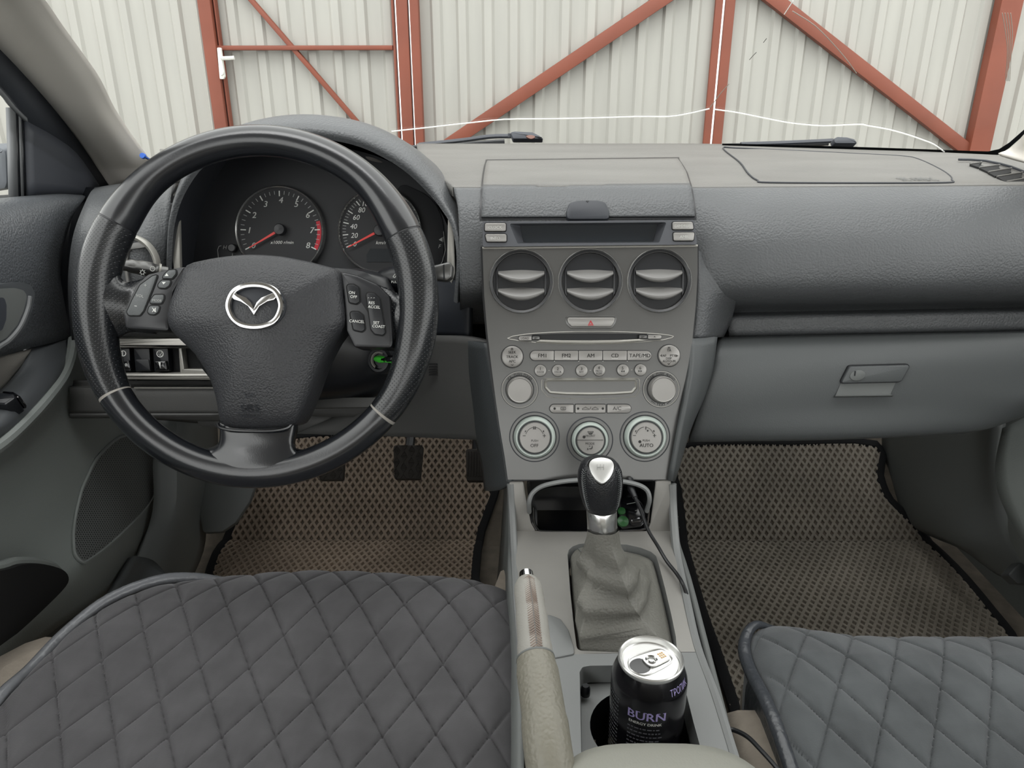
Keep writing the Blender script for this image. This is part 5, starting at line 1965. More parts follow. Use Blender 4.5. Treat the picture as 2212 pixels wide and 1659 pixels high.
# ================================================================== GEAR LEVER
GB = P(1301, 1141, Y=.655)
GT = P(1297, 1045, Y=.662)
ax = (GT - GB).normalized()
gear = thing('gear_lever', 'gear lever with black leather knob, chrome collar and grey boot', 'gear lever', C.pt(*C.uv(1340, 1300), 0))
base = ccw(inset(ccw(rpoly(C.poly(frame_o), .006)), .003))
m_ = len(base)
bc = (sum(p[0] for p in base) / m_, sum(p[1] for p in base) / m_)
GPl = Pl(GB, XV, YV - ax * ax.dot(YV))
GPl.N = ax
rings = []
NR = 26
random.seed(4)
for k in range(NR + 1):
    t = k / NR
    w = max(0.0, (1 - t)) ** 2.3 if t > .08 else (1 - t * .9)
    w = (1 - t) ** 2.2
    ring = []
    for i, (u, v) in enumerate(base):
        A = C.pt(u, v, -.008)
        ang = math.atan2(v - bc[1], u - bc[0])
        B0 = GPl.pt(.0170 * math.cos(ang), .0170 * math.sin(ang), 0)
        # radial fall: skirt stays low first, then climbs to the collar
        hor = (1 - t) ** 1.55
        ver = min(1.0, .08 * math.sin(min(1, t * 9) * math.pi / 2) + .92 * max(0, (t - .04) / .96) ** 1.25)
        q = Vector((B0.x + (A.x - B0.x) * hor, B0.y + (A.y - B0.y) * hor, A.z + (B0.z - A.z) * ver))
        amp = .0125 * math.sin(math.pi * min(1, t * 1.05)) ** 1.3 * (1 - t) ** .5 * 1.25
        tw = 1.6 * t
        d = Vector((math.cos(ang), math.sin(ang), 0))
        wr = math.sin(3 * ang + 1.1 + tw * 2.2) * .9 + .5 * math.sin(5 * ang - 2.0 + tw * 3.1) + .35 * math.sin(9 * t * math.pi + 2 * ang)
        q += d * amp * wr
        q.z += .35 * amp * math.sin(4 * ang + 7 * t)
        ring.append(q)
    rings.append(ring)
mb = MB()
mb.grid(rings, close_u=True)
bt = mb.build('boot', M['boot'], gear, angle=70)
MB().tube([rings[k][int(m_ * .80)] + Vector((0, -.0006, .0004)) for k in range(2, NR - 4)], .0007, 5).build('boot_seam', M['kick'], bt)
MB().tube([rings[k][int(m_ * .745)] + Vector((0, -.0004, .0006)) for k in range(0, 14)], .0007, 5).build('boot_seam', M['kick'], bt)
MB().lathe(GPl, 0, 0, [(.0140, -.004), (.0150, -.002), (.0150, .0185), (.0145, .0195), (.010, .0195)], 40).build('collar', M['ring_bright'], gear)
kn = MB()
prof = [(.0120, .0185), (.0148, .0195), (.0180, .0265), (.0204, .036), (.0218, .046), (.0222, .053), (.0213, .0605), (.0188, .067), (.0148, .0715), (.0095, .0738), (.005, .0748), (0, .075)]
vs = []
kn.lathe(GPl, 0, 0, prof, 48)
kno = kn.build('knob', M['knob'], gear, angle=80)
BPl = Pl(GPl.pt(0, -.0150, .0648), XV, (0, .70, .72))
bdg = smooth_closed([(-.0118, .0065), (-.0085, .0115), (0, .0135), (.0085, .0115), (.0118, .0065), (.0105, -.001), (.0068, -.0075), (.0025, -.0112), (0, -.012), (-.0025, -.0112), (-.0068, -.0075), (-.0105, -.001)], 3)
MB().dome(BPl, [(u * 1.10, v * 1.10) for u, v in bdg], -.008, .0002, .0008, (0, 0), 5, 2, .002).build('badge_surround', M['black_gloss'], kno)
bg = MB().dome(BPl, bdg, -.004, .0032, .0022, (0, 0), 6, 2, .002).build('shift_badge', M['satin_alu'], kno)
mb = MB()
zz = MB()
for side in (-1, 1):
    for i in range(20):
        t = i / 19
        h = .024 + .040 * t
        r = .0
        for (r0, h0), (r1, h1) in zip(prof[:-1], prof[1:]):
            if h0 <= h <= h1:
                r = r0 + (r1 - r0) * (h - h0) / (h1 - h0)
        a = math.radians(-90 + side * 52)
        for s2 in (-1, 1):
            da = .13
            A = GPl.pt((r + .0004) * math.cos(a), (r + .0004) * math.sin(a), h)
            B = GPl.pt((r + .0004) * math.cos(a + da * s2), (r + .0004) * math.sin(a + da * s2), h + .0022)
            zz.tube([A, B], .0005, 4)
zz.build('knob_stitching', M['lower'], kno, kind='stuff')
sh = MB()
for x in (1290, 1297, 1304):
    seg(sh, BPl, [(x, 1003), (x, 1015)], .8, .0056)
seg(sh, BPl, [(1290, 1009), (1304, 1009)], .8, .0056)
sh.build('shift_pattern', M['grey_ink'], kno)

# ================================================================== HANDBRAKE
hb = thing('handbrake', 'pale leather handbrake lever with stitched grip and chrome button', 'handbrake', P(1190, 1620, Z=.36))
hA, hB_, hC, hD = P(1139, 1258, Z=.452), P(1148, 1330, Z=.448), P(1157, 1425, Z=.440), P(1190, 1660, Z=.415)
gpath = spline([hA, hB_, hC], 8)
MB().tube(gpath, [.0098, .0118] + [.0126] * 6 + [.0134] * 6 + [.0142] * 3, 22).build('grip', M['brake_grip'], hb)
MB().tube([hA + (hA - hB_).normalized() * .011, hA - (hA - hB_).normalized() * .004], [.0064, .0066], 18).build('release_button', M['chrome'], hb)
lowp = spline([hC, (hC + hD) / 2 + Vector((0, 0, .002)), hD, P(1225, 1800, Z=.38)], 8)
MB().tube(lowp, [.0152, .0156] + [.0165] * 8 + [.0175] * 7 + [.018] * 8, 22).build('lower_sleeve', M['brake_low'], hb)
MB().tube([lowp[0] - (lowp[1] - lowp[0]).normalized() * .0012, lowp[0] + (lowp[1] - lowp[0]).normalized() * .0003], .0155, 22).build('joint_ring', M['kick'], hb)
sm = MB()
for i in range(34):
    t = .03 + .94 * i / 33
    j = t * (len(gpath) - 1)
    p = gpath[int(j)].lerp(gpath[min(len(gpath) - 1, int(j) + 1)], j - int(j))
    r = .0120 + .0022 * t
    top = p + Vector((.001, -.30 * r, .955 * r))
    for s in (-1, 1):
        sm.tube([top + Vector((0, 0, .0004)), top + Vector((s * .0046, -.0035, -.0010))], .0007, 4)
sm.build('grip_stitching', M['stitch_brown'], hb, kind='stuff')
MB().tube([gpath[i] + Vector((.001, -.30 * (.012 + .0022 * i / 16), .955 * (.012 + .0022 * i / 16) + .0001)) for i in range(1, 16)], .0007, 5).build('seam', M['kick'], hb)

# ================================================================== DRINK CAN
can = thing('drink_can', 'black energy drink can in the console cup holder', 'can', (CANX, CANY, CANZ - .168))
K = Pl((CANX, CANY, CANZ), XV, YV)
MB().lathe(K, 0, 0, [(0, -.160), (.020, -.160), (.024, -.167), (.030, -.155), (.033, -.145), (.033, -.020), (.0325, -.017), (.0305, -.011), (.0285, -.0065), (.0272, -.004)], 64).build('body', M['can'], can)
ld = MB().lathe(K, 0, 0, [(.0272, -.0045), (.0282, -.002), (.0282, 0), (.0272, .0008), (.0262, 0), (.0254, -.0045), (.0245, -.0052), (.0235, -.0042), (0, -.0042)], 64).build('lid', M['alu'], can)
da = math.radians(28)
rot = lambda u, v: (u * math.cos(da) - v * math.sin(da), u * math.sin(da) + v * math.cos(da))
op = [rot(*p) for p in smooth_closed([(-.003, 0), (-.006, .0075), (-.013, .0085), (-.0185, .0055), (-.0205, 0), (-.0185, -.0055), (-.013, -.0085), (-.006, -.0075)], 3)]
MB().prism(K, op, -.0044, -.0039).build('mouth_opening', M['black_gloss'], ld)
MB().tube([K.pt(*p, -.0038) for p in [rot(*q) for q in smooth_closed([(-.021, 0), (-.015, .011), (0, .0115), (.014, .0095), (.019, .005), (.019, -.005), (.014, -.0095), (0, -.0115), (-.015, -.011)], 3)]], .0006, 5, closed=True).build('panel_bead', M['alu'], ld)
tabp = [rot(*p) for p in smooth_closed([(-.0060, 0), (-.0045, .0058), (.001, .0074), (.009, .0070), (.0155, .0062), (.0175, .003), (.0175, -.003), (.0155, -.0062), (.009, -.0070), (.001, -.0074), (-.0045, -.0058)], 3)]
tb = MB().plate(K, tabp, [[rot(*p) for p in circ((.0008, 0), .0040, 16)]], -.0036, -.0022).build('pull_tab', M['alu'], ld)
MB().tube([K.pt(*rot(*p), -.0022) for p in circ((.0008, 0), .0047, 20)], .0007, 6, closed=True).build('tab_ring', M['chrome'], tb)
MB().lathe(K, *rot(.0008, 0), [(.0026, -.004), (.0024, -.0024), (0, -.0020)], 16).build('rivet', M['alu'], tb)
mb = MB()
for dv in (.0024, 0, -.0024):
    for i in range(3):
        mb.prism(K, [rot(.0100 + i * .0020 + x, dv + y) for x, y in ((-.0007, -.0008), (.0007, -.0008), (.0007, .0008), (-.0007, .0008))], -.0022, -.0020)
mb.build('date_print', M['gold_ink'], tb, kind='stuff')


def letter_cyl(mb, s, zc, ang, cap, rad=.0332, width=None, tilt=0.0, shear=0.0, bold=0.0, rfun=None):
    if bold:
        for q in (-1, 1):
            letter_cyl(mb, s, zc, ang + q * bold * cap * 2.2 / rad, cap, rad, width, tilt, shear, 0.0, rfun)
    g, fs = glyphs(s, shear, 0.0)
    sy = cap / g[0][3]
    sx = width / g[0][2] if width else sy
    vs = []
    ct, st_ = math.cos(tilt), math.sin(tilt)
    for x, y, _, _ in g:
        x, y = x * sx, y * sy
        x, y = x * ct - y * st_, x * st_ + y * ct
        a = ang + x / rad
        r = rfun(y + zc) if rfun else rad
        vs.append(Vector((CANX + r * math.cos(a), CANY + r * math.sin(a), CANZ + zc + y)))
    return mb.add(vs, fs)


face = math.atan2(-CANY, -CANX) + math.radians(1)
letter_cyl(MB(), 'BURN', -.0345, face, .0080, width=.0325, bold=.012).build('brand_lettering', M['lilac'], can)
sb = MB()
for dx in (-.0152, -.0152 + .0072, -.0070, -.0012, .0024, .0100, .0152):
    letter_cyl(sb, '-', -.0303, face + dx / .0332, .0007, width=.0028)
sb.build('lettering_serifs', M['lilac'], can)
letter_cyl(MB(), 'ENERGY DRINK', -.0425, face - .02, .0027, width=.0285, bold=.01).build('small_lettering', M['white_ink'], can)
tx = MB()
random.seed(9)


def strokes(mb, a0, a1, zc, hgt=.0013):
    a = a0
    while a < a1:
        w = random.uniform(.04, .13)
        e_ = min(a1, a + w)
        n = max(2, int((e_ - a) / .03) + 1)
        lo_ = [Vector((CANX + .0332 * math.cos(a + (e_ - a) * i / (n - 1)), CANY + .0332 * math.sin(a + (e_ - a) * i / (n - 1)), CANZ + zc)) for i in range(n)]
        mb.grid([lo_, [p + Vector((0, 0, hgt)) for p in lo_]])
        a = e_ + .03


for i in range(13):
    strokes(tx, face - .48, face + .40 + random.uniform(-.1, .05), -.049 - i * .0042)
tx.build('fine_print', M['can_print'], can, kind='stuff')
tx = MB()
for i in range(16):
    strokes(tx, face - 1.25, face - .80, -.030 - i * .0042)
tx.build('fine_print', M['can_print'], can, kind='stuff')
letter_cyl(MB(), 'ТРОПИК', -.0128, face + .98, .0062, rad=.0318, width=.023, rfun=lambda z: .0335 - max(0, (z + .020)) * .33).build('flavour_lettering', M['lilac'], can)

# ================================================================== ARMREST
ar = thing('armrest', 'beige leather armrest lid at the rear of the console', 'armrest', (.1, .3, .33))
AX = Pl((.103, .245, .352), XV, YV)
out = []
for i in range(72):
    a = 2 * math.pi * i / 72
    c_, s_ = math.cos(a), math.sin(a)
    out.append((.096 * math.copysign(abs(c_) ** .55, c_), .185 * math.copysign(abs(s_) ** .62, s_)))
mb = MB()
lv = [(.97, 0), (1.0, .012), (1.0, .040), (.985, .055), (.95, .066), (.88, .073), (.75, .077), (.5, .079), (.25, .080), (.02, .080)]
mb.grid([[AX.pt(u * s, v * s, h) for u, v in out] for s, h in lv], close_u=True)
mb.build('lid', M['arm'], ar, angle=80)
MB().prism(AX, [(u * .93, v * .93) for u, v in out], -.02, .006).build('hinge_box', M['console_grey'], ar)

# ================================================================== FLOOR, MATS
FY, FS = 1.30, .85      # where the floor turns up into the toe board, and its slope


def fz(Y):
    return 0.0 if Y < FY else (Y - FY) * FS


def on_floor(px, py, lift=0.0):
    p = P(px, py, Z=lift)
    if p.y <= FY:
        return p
    r = ray(px, py)
    t = (-FY * FS + lift - H) / (r.z - FS * r.y)
    return EYE + r * t


fl = MB()
rows = [[Vector((x, Y, fz(Y) - .004)) for x in (-.72, -.3, .09, .5, .92)] for Y in (-.2, .3, .8, 1.2, 1.30, 1.4, 1.6, 1.85)]
fl.grid(rows)
o = fl.build('floor', M['carpet'], face=True, sol=.01, smooth=False)
o['kind'] = 'structure'
o['label'] = 'brown grey carpet on the car floor'
# bulkhead under the dash
bk = MB()
bk.grid([[Vector((x, 1.70, .30)) for x in (-.72, .09, .92)], [Vector((x, 1.50, .66)) for x in (-.72, .09, .92)]])
o = bk.build('wall_front', M['black'], face=True, sol=.01)
o['kind'] = 'structure'
o['label'] = 'dark bulkhead behind the pedals'


def arc_s(Y):
    return Y if Y <= FY else FY + (Y - FY) * math.sqrt(1 + FS * FS)


def from_s(x, s, h):
    if s <= FY:
        return Vector((x, s, h))
    k = math.sqrt(1 + FS * FS)
    Y = FY + (s - FY) / k
    return Vector((x, Y - h * FS / k, fz(Y) + h / k))


def inside(poly, x, y):
    c = False
    j = len(poly) - 1
    for i in range(len(poly)):
        if (poly[i][1] > y) != (poly[j][1] > y) and x < (poly[j][0] - poly[i][0]) * (y - poly[i][1]) / (poly[j][1] - poly[i][1]) + poly[i][0]:
            c = not c
        j = i
    return c


def floor_mat(label, outline, m, edge_r, wave):
    pts = [on_floor(*p) for p in outline]
    poly = [(p.x, arc_s(p.y)) for p in pts]
    poly = smooth_closed(poly, 3)
    t = thing('floor_mat', label, 'floor mat', (sum(p[0] for p in poly) / len(poly), sum(p[1] for p in poly) / len(poly), 0), 'cellular floor mats')
    cw_, cl_ = .0145, .0220
    lat, pit = MB(), MB()
    xs = [p[0] for p in poly]
    ss = [p[1] for p in poly]
    T0, T1 = .012, .0075

    def lift(x, s):
        return wave(x, s)

    i0, i1 = int(min(xs) / (cw_ / 2)) - 1, int(max(xs) / (cw_ / 2)) + 1
    j0, j1 = int(min(ss) / (cl_ / 2)) - 1, int(max(ss) / (cl_ / 2)) + 1
    for i in range(i0, i1):
        for j in range(j0, j1):
            if (i + j) % 2:
                continue
            x, s = i * cw_ / 2, j * cl_ / 2
            if not inside(poly, x, s):
                continue
            L = lift(x, s)
            o4 = [(x - cw_ / 2, s), (x, s - cl_ / 2), (x + cw_ / 2, s), (x, s + cl_ / 2)]
            i4 = [(x + (a - x) * .60, s + (b - s) * .60) for a, b in o4]
            b4 = [(x + (a - x) * .44, s + (b - s) * .44) for a, b in o4]
            v = [from_s(a, b, T0 + lift(a, b)) for a, b in o4] + [from_s(a, b, T0 - .0004 + lift(a, b)) for a, b in i4] + [from_s(a, b, T1 + lift(a, b)) for a, b in b4]
            f = [(k, (k + 1) % 4, 4 + (k + 1) % 4, 4 + k) for k in range(4)] + [(4 + k, 4 + (k + 1) % 4, 8 + (k + 1) % 4, 8 + k) for k in range(4)]
            lat.add(v, f)
            pit.add(v[8:], [(0, 1, 2, 3)])
    lo_ = lat.build('cell_lattice', M[m], t, smooth=False, kind='stuff')
    pit.build('cell_bottoms', M['mat_pit_shaded'], t, smooth=False, kind='stuff')
    MB().tube([from_s(x, s, .008 + lift(x, s)) for x, s in poly], edge_r, 8, closed=True, squash=.8).build('edging', M['edging'], t)
    return t


floor_mat('brown cellular floor mat under the pedals', [(380, 1420), (440, 1290), (468, 1205), (500, 1150), (530, 1085), (548, 1035), (590, 985), (640, 948), (800, 940), (1000, 940), (1050, 960), (1070, 1010), (1070, 1060), (1052, 1115), (1035, 1175), (1026, 1260), (1015, 1420)], 'mat_brown', .009, lambda x, s: .004 * math.sin(9 * x + 2) * math.sin(7 * s))
floor_mat('grey cellular floor mat ahead of the passenger seat', [(1458, 968), (1462, 1060), (1472, 1150), (1490, 1240), (1515, 1330), (1550, 1430), (1580, 1520), (1606, 1600), (1625, 1570), (1660, 1480), (1800, 1450), (2160, 1440), (2190, 1400), (2140, 1330), (2060, 1235), (1985, 1150), (1920, 1085), (1897, 1030), (1888, 963), (1700, 960)], 'mat_grey', .009, lambda x, s: .005 * math.sin(8 * x) * math.sin(6 * s + 1))

# ---- pedals
def pedal(name, label, pts, Y, deg, style, arm_top):
    c = (sum(p[0] for p in pts) / len(pts), sum(p[1] for p in pts) / len(pts))
    pl = tilt_plane(P(*c, Y=Y), deg)
    t = thing(name, label, 'pedal', pl.o)
    pd_ = rpoly(pl.poly(pts), .006)
    b = MB().prism(pl, pd_, -.010, .004, .003).build('pad', M['rubber'], t)
    u0, u1 = min(p[0] for p in pd_), max(p[0] for p in pd_)
    v0, v1 = min(p[1] for p in pd_), max(p[1] for p in pd_)
    if style == 'ribs':
        n = 7
        for i in range(n):
            u = u0 + (u1 - u0) * (i + .8) / (n + .6)
            MB().prism(pl, rpoly([(u - .0014, v0 + .008), (u + .0014, v0 + .008), (u + .0014, v1 - .006), (u - .0014, v1 - .006)], .001), .003, .0062, .001).build('rib', M['rubber'], b)
    else:
        nx, ny = 4, 6
        for i in range(nx):
            for j in range(ny):
                cu, cv_ = u0 + (u1 - u0) * (i + .5) / nx, v0 + (v1 - v0) * (j + .5) / ny
                du, dv = (u1 - u0) / nx * .40, (v1 - v0) / ny * .40
                tri = [(cu - du, cv_ - dv), (cu + du, cv_ - dv), (cu, cv_ + dv)] if (i + j) % 2 else [(cu - du, cv_ + dv), (cu + du, cv_ + dv), (cu, cv_ - dv)]
                MB().tube([pl.pt(*q, .0045) for q in tri], .0011, 4, closed=True).build('tread', M['rubber'], b)
    MB().tube([pl.pt((u0 + u1) / 2, v1 - .01, -.012), pl.pt((u0 + u1) / 2, v1 + .03, -.03), P(*arm_top, Y=Y + .08)], .009, 8).build('arm', M['black'], t)
    return t


pedal('brake_pedal', 'dark rubber brake pedal in the middle of the footwell', [(850, 962), (915, 962), (908, 1036), (852, 1036)], 1.27, 38, 'tri', (885, 860))
pedal('clutch_pedal', 'dark rubber clutch pedal peeking below the steering rim', [(686, 975), (745, 975), (742, 1038), (690, 1038)], 1.27, 38, 'tri', (715, 860))
pedal('accelerator_pedal', 'ribbed dark rubber accelerator pedal beside the console', [(1006, 970), (1050, 970), (1050, 1040), (1008, 1040)], 1.27, 42, 'ribs', (1030, 880))

# ---- foot rest and kick panel, driver side
fr = MB()
fp = Pl(P(480, 1100, Y=1.22), XV, (0, .7, .7))
fr.prism(fp, rpoly(fp.poly([(422, 1036), (560, 1030), (540, 1085), (510, 1130), (480, 1150), (440, 1152), (428, 1090)]), .01), -.006, .004, .002)
tag(fr.build('foot_rest', M['kick']), 'grey foot rest left of the driver floor mat', 'foot rest')
kk = MB()
rows = [[P(330, 905, X=-.615), P(400, 905, Y=1.18), P(470, 905, Y=1.35)], [P(330, 1000, X=-.60), P(400, 1000, Y=1.16), P(470, 1000, Y=1.32)],
        [P(330, 1100, X=-.59), P(395, 1100, Y=1.12), P(450, 1100, Y=1.27)], [P(300, 1200, X=-.58), P(370, 1200, Y=1.06), P(440, 1190, Y=1.18)], [P(260, 1290, X=-.57), P(330, 1290, Y=.98), P(400, 1280, Y=1.08)]]
kk.patch(rows, 4, 4)
o = kk.build('wall_left', M['kick'], face=True, sol=.01)
o['kind'] = 'structure'
o['label'] = 'dark kick panel beside the driver footwell'
sl_ = MB()
rows = [[P(290, 1200, X=-.575), P(330, 1210, Y=1.02), P(360, 1240, Y=1.0)], [P(250, 1270, X=-.56), P(300, 1270, Y=.95), P(350, 1265, Y=.97)], [P(180, 1350, X=-.55), P(260, 1340, Y=.86), P(330, 1330, Y=.88)]]
sl_.patch(rows, 4, 4)
o = sl_.build('trim_3', M['lower'], face=True, sol=.01)
o['kind'] = 'structure'
o['label'] = 'grey door sill trim beside the driver seat'

# ---- passenger footwell side
kr = MB()
rows = [[P(1905, 935, Y=1.45), P(1990, 925, Y=1.32), P(2080, 918, Y=1.22), P(2160, 905, Y=1.12)], [P(1905, 1010, Y=1.45), P(1985, 1010, Y=1.32), P(2080, 1010, Y=1.20), P(2150, 1000, Y=1.10)],
        [P(1915, 1080, Y=1.42), P(1990, 1090, Y=1.28), P(2080, 1100, Y=1.16), P(2165, 1090, Y=1.08)], [P(1960, 1130, Y=1.34), P(2010, 1150, Y=1.25), P(2085, 1170, Y=1.12), P(2190, 1150, Y=1.04)],
        [P(2020, 1163, Y=1.27), P(2060, 1172, Y=1.2), P(2110, 1200, Y=1.10), P(2215, 1215, Y=1.0)], [P(2080, 1185, Y=1.2), P(2110, 1210, Y=1.14), P(2170, 1250, Y=1.04), P(2260, 1270, Y=.95)]]
kr.patch(rows, 4, 4)
o = kr.build('wall_right', M['kick'], face=True, sol=.01)
o['kind'] = 'structure'
o['label'] = 'dark kick panel and sill beside the passenger footwell'
nb = tilt_plane(P(2190, 1240, Y=1.0), 40)
o = MB().prism(nb, rpoly(nb.poly([(2168, 1242), (2195, 1215), (2260, 1240), (2270, 1270), (2200, 1262), (2190, 1262)]), .004), -.01, .01, .003).build('trim_4', M['lower'])
o['kind'] = 'structure'
o['label'] = 'grey end piece of the passenger sill trim'
dp = MB()
rows = [[P(2165, 925, Y=1.02), P(2260, 880, Y=.98)], [P(2150, 1000, Y=1.0), P(2260, 960, Y=.95)], [P(2155, 1060, Y=.98), P(2270, 1040, Y=.93)], [P(2185, 1130, Y=.95), P(2290, 1110, Y=.9)], [P(2240, 1210, Y=.9), P(2330, 1190, Y=.86)]]
dp.patch(rows, 4, 4)
PD_EDGE = dp

# ================================================================== SEATS
def quilt(x, y, w=.048, l=.080, ox=0.0, oy=0.0):
    a = (x - ox) / w + (y - oy) / l
    b = (x - ox) / w - (y - oy) / l
    da = abs(a - round(a))
    db = abs(b - round(b))
    d = min(da, db)
    e_ = max(da, db)
    puff = (1 - math.exp(-d * 34)) * .0036 + .0034 * math.sin(math.pi * min(.5, d)) ** .7
    return puff - .0012 * math.exp(-(da * da + db * db) * 180)


def seat(name, label, xl, xr, yb, front, z0, m, pipe, pipe_pts, ox, skirt, bolster):
    t = thing(name, label, 'car seat', ((xl + xr) / 2, (yb + .6) / 2, .05), 'front seats')
    fx = [p[0] for p in front]

    def yf(x):
        x = max(fx[0], min(fx[-1], x))
        for (x0, y0), (x1, y1) in zip(front[:-1], front[1:]):
            if x0 <= x <= x1:
                q = (x - x0) / (x1 - x0)
                return y0 + (y1 - y0) * q
        return front[-1][1]

    # smoothed front line
    import bisect
    sp = spline([Vector((a, b, 0)) for a, b in front], 10)
    sx, sy = [p.x for p in sp], [p.y for p in sp]

    def yfs(x):
        i = max(1, min(len(sx) - 1, bisect.bisect_left(sx, x)))
        q = (x - sx[i - 1]) / max(1e-9, sx[i] - sx[i - 1])
        return sy[i - 1] + (sy[i] - sy[i - 1]) * max(0, min(1, q))

    def height(x, y):
        d = yfs(x) - y
        tq = max(0.0, min(1.0, (x - xl) / .16))
        h = z0 - .030 * (.15 + .85 * tq * tq * (3 - 2 * tq)) * math.exp(-d / .030) + .012 * math.exp(-((d - .09) / .07) ** 2)
        e = min(x - xl, xr - x)
        h -= .004 * math.exp(-max(0, e) / .016)
        h += bolster * (math.exp(-((x - xl - .06) / .05) ** 2) + math.exp(-((xr - .06 - x) / .05) ** 2))
        h -= (yfs((xl + xr) / 2) - y) * .05
        return h

    nx, ny = 330, 250
    rows_ = []
    for j in range(ny + 1):
        tt = (j / ny) ** .85
        row = []
        for i in range(nx + 1):
            x = xl + (xr - xl) * i / nx
            y = yb + (yfs(x) - yb) * tt
            de = min(x - xl, xr - x, (yfs(x) - y) * .7)
            row.append(Vector((x, y, height(x, y) + quilt(x, y, ox=ox) * (1 - math.exp(-max(0, de) / .012)))))
        rows_.append(row)
    # roll the cloth down over the front
    base = rows_[-1]
    for dy, dz in ((.002, -.006), (.002, -.02), (-.001, -.045), (-.008, -.08)):
        rows_.append([p + Vector((0, dy, dz)) for p in base])
    mb = MB()
    mb.grid(rows_)
    cvr = mb.build('quilted_cover', M[m], t, angle=80, face=True)
    for poly_x, sgn in ((xl, -1), (xr, 1)):
        cs = MB()
        side = []
        for tt in range(0, 31):
            y = yb + (yfs(poly_x) - yb) * tt / 30
            side.append(Vector((poly_x, y, height(poly_x, y))))
        cs.grid([side, [p + Vector((sgn * .004, 0, -.02)) for p in side], [p + Vector((sgn * .002, 0, -.06)) for p in side]])
        cs.build('cover_side', M[pipe], cvr)
    # cushion under the cover
    sk = MB()
    out = []
    for i in range(41):
        x = xl - skirt + (xr + skirt - (xl - skirt)) * i / 40
        xc = max(xl, min(xr, x))
        out.append((x, yfs(xc) - .004 if xc == x else yfs(xc) + (.085 - 1.3 * (abs(x - xc) / skirt - .5) ** 2 * .10 if skirt > .06 else -.02)))
    ring = [(xl - skirt, yb)] + out + [(xr + skirt, yb)]
    lv_ = [(.05, -.02), (.18, .0), (.25, .004), (z0 - .045, .0), (z0 - .030, -.010), (z0 - .024, -.03)]
    rr = []
    cx_, cy_ = (xl + xr) / 2, (yb + .6) / 2
    for z, off in lv_:
        rr.append([Vector((x + off * (1 if x > cx_ else -1), y + off, z)) for x, y in ring])
    sk.grid(rr)
    sk.add(rr[-1], [tuple(range(len(ring)))])
    sk.build('cushion', M['seat_cloth'], t, angle=60)
    pp_ = []
    for i, (a, b) in enumerate(pipe_pts):
        n0, n1 = Vector(pipe_pts[max(0, i - 1)]), Vector(pipe_pts[min(len(pipe_pts) - 1, i + 1)])
        tg = (n1 - n0).normalized()
        nrm = Vector((-tg.y, tg.x)) * .0005
        xc_ = max(xl, min(xr, a))
        low = .010 * max(0.0, min(1.0, (abs(tg.x) - .88) / .1))
        pp_.append(Vector((a + nrm.x, b + nrm.y - low * .4, height(xc_, min(b, yfs(xc_))) + .0045 - low)))
    sp_ = spline(pp_, 6)
    k0 = (9 if xl < 0 else 6) * 6
    rad_ = [.0066 if i < k0 - 14 else max(.0022, .0066 - (i - k0 + 14) * .00024) for i in range(len(sp_))]
    MB().tube(sp_, rad_, 10).build('piping', M[pipe], t)
    return t


XL = -.476
seat('driver_seat', 'driver seat with dark quilted suede cover', XL, .004, .25, [(-.476, .600), (-.466, .650), (-.445, .698), (-.41, .735), (-.375, .757), (-.335, .772), (-.28, .781), (-.225, .784), (-.16, .781), (-.112, .774), (-.05, .763), (.004, .745)], .330, 'suede', 'piping_lit',
     [(-.480, .30), (-.480, .45), (-.480, .55), (-.479, .60), (-.470, .652), (-.448, .702), (-.412, .740), (-.376, .762), (-.335, .777), (-.28, .786), (-.225, .789), (-.16, .786), (-.112, .779), (-.05, .768), (.0, .750)], -.236, .075, .004)
seat('passenger_seat', 'passenger seat with greyer quilted cover and piped edge', .238, .76, .25, [(.238, .600), (.243, .632), (.258, .652), (.285, .663), (.34, .667), (.42, .668), (.5, .668), (.6, .667), (.70, .655), (.74, .63), (.76, .58)], .330, 'suede2', 'piping',
     [(.234, .28), (.234, .40), (.234, .52), (.235, .60), (.240, .634), (.257, .656), (.285, .667), (.34, .672), (.42, .673), (.5, .673), (.6, .672), (.70, .660)], .497, .03, .002)

# ================================================================== DRIVER DOOR
dd = thing('driver_door', 'dark driver door with leather pad, window switches, speaker and map pocket', 'door', (-.64, .9, .15))


DOOR_SHELL = []


def dpatch(rows, name, m, nu=4, nv=4, par=None, sol=.008, back=None):
    mb = MB()
    global LASTP
    g = [[P(x, y, X=X) for x, y, X in r] for r in rows]
    if back == 'col':
        g = [[r[0] + Vector((0, -.5, 0))] + r for r in g]
    elif back == 'row':
        g.append([p + Vector((0, -.5, 0)) for p in g[-1]])
    mb.patch(g, nu, nv)
    LASTP = mb
    if back:
        DOOR_SHELL.append((name, m, mb))
    return mb.build(name, M[m], par or dd, face=True, sol=sol)


dpatch([[(-260, 455, -.655), (-120, 440, -.655), (0, 428, -.655), (70, 422, -.655), (130, 418, -.655), (186, 420, -.655)],
        [(-260, 480, -.62), (-120, 462, -.62), (0, 446, -.62), (66, 438, -.62), (125, 434, -.622), (180, 432, -.635)],
        [(-260, 560, -.60), (-120, 530, -.60), (0, 505, -.60), (60, 496, -.60), (112, 490, -.605), (153, 478, -.62)],
        [(-260, 660, -.598), (-120, 620, -.598), (0, 590, -.597), (55, 582, -.597), (100, 578, -.602), (131, 575, -.62)],
        [(-260, 780, -.605), (-120, 720, -.605), (0, 680, -.603), (55, 668, -.603), (105, 655, -.607), (138, 645, -.62)],
        [(-260, 870, -.62), (-120, 812, -.62), (0, 769, -.615), (72, 750, -.615), (115, 740, -.618), (154, 729, -.628)]], 'upper_pad', 'door_pad', back='col')
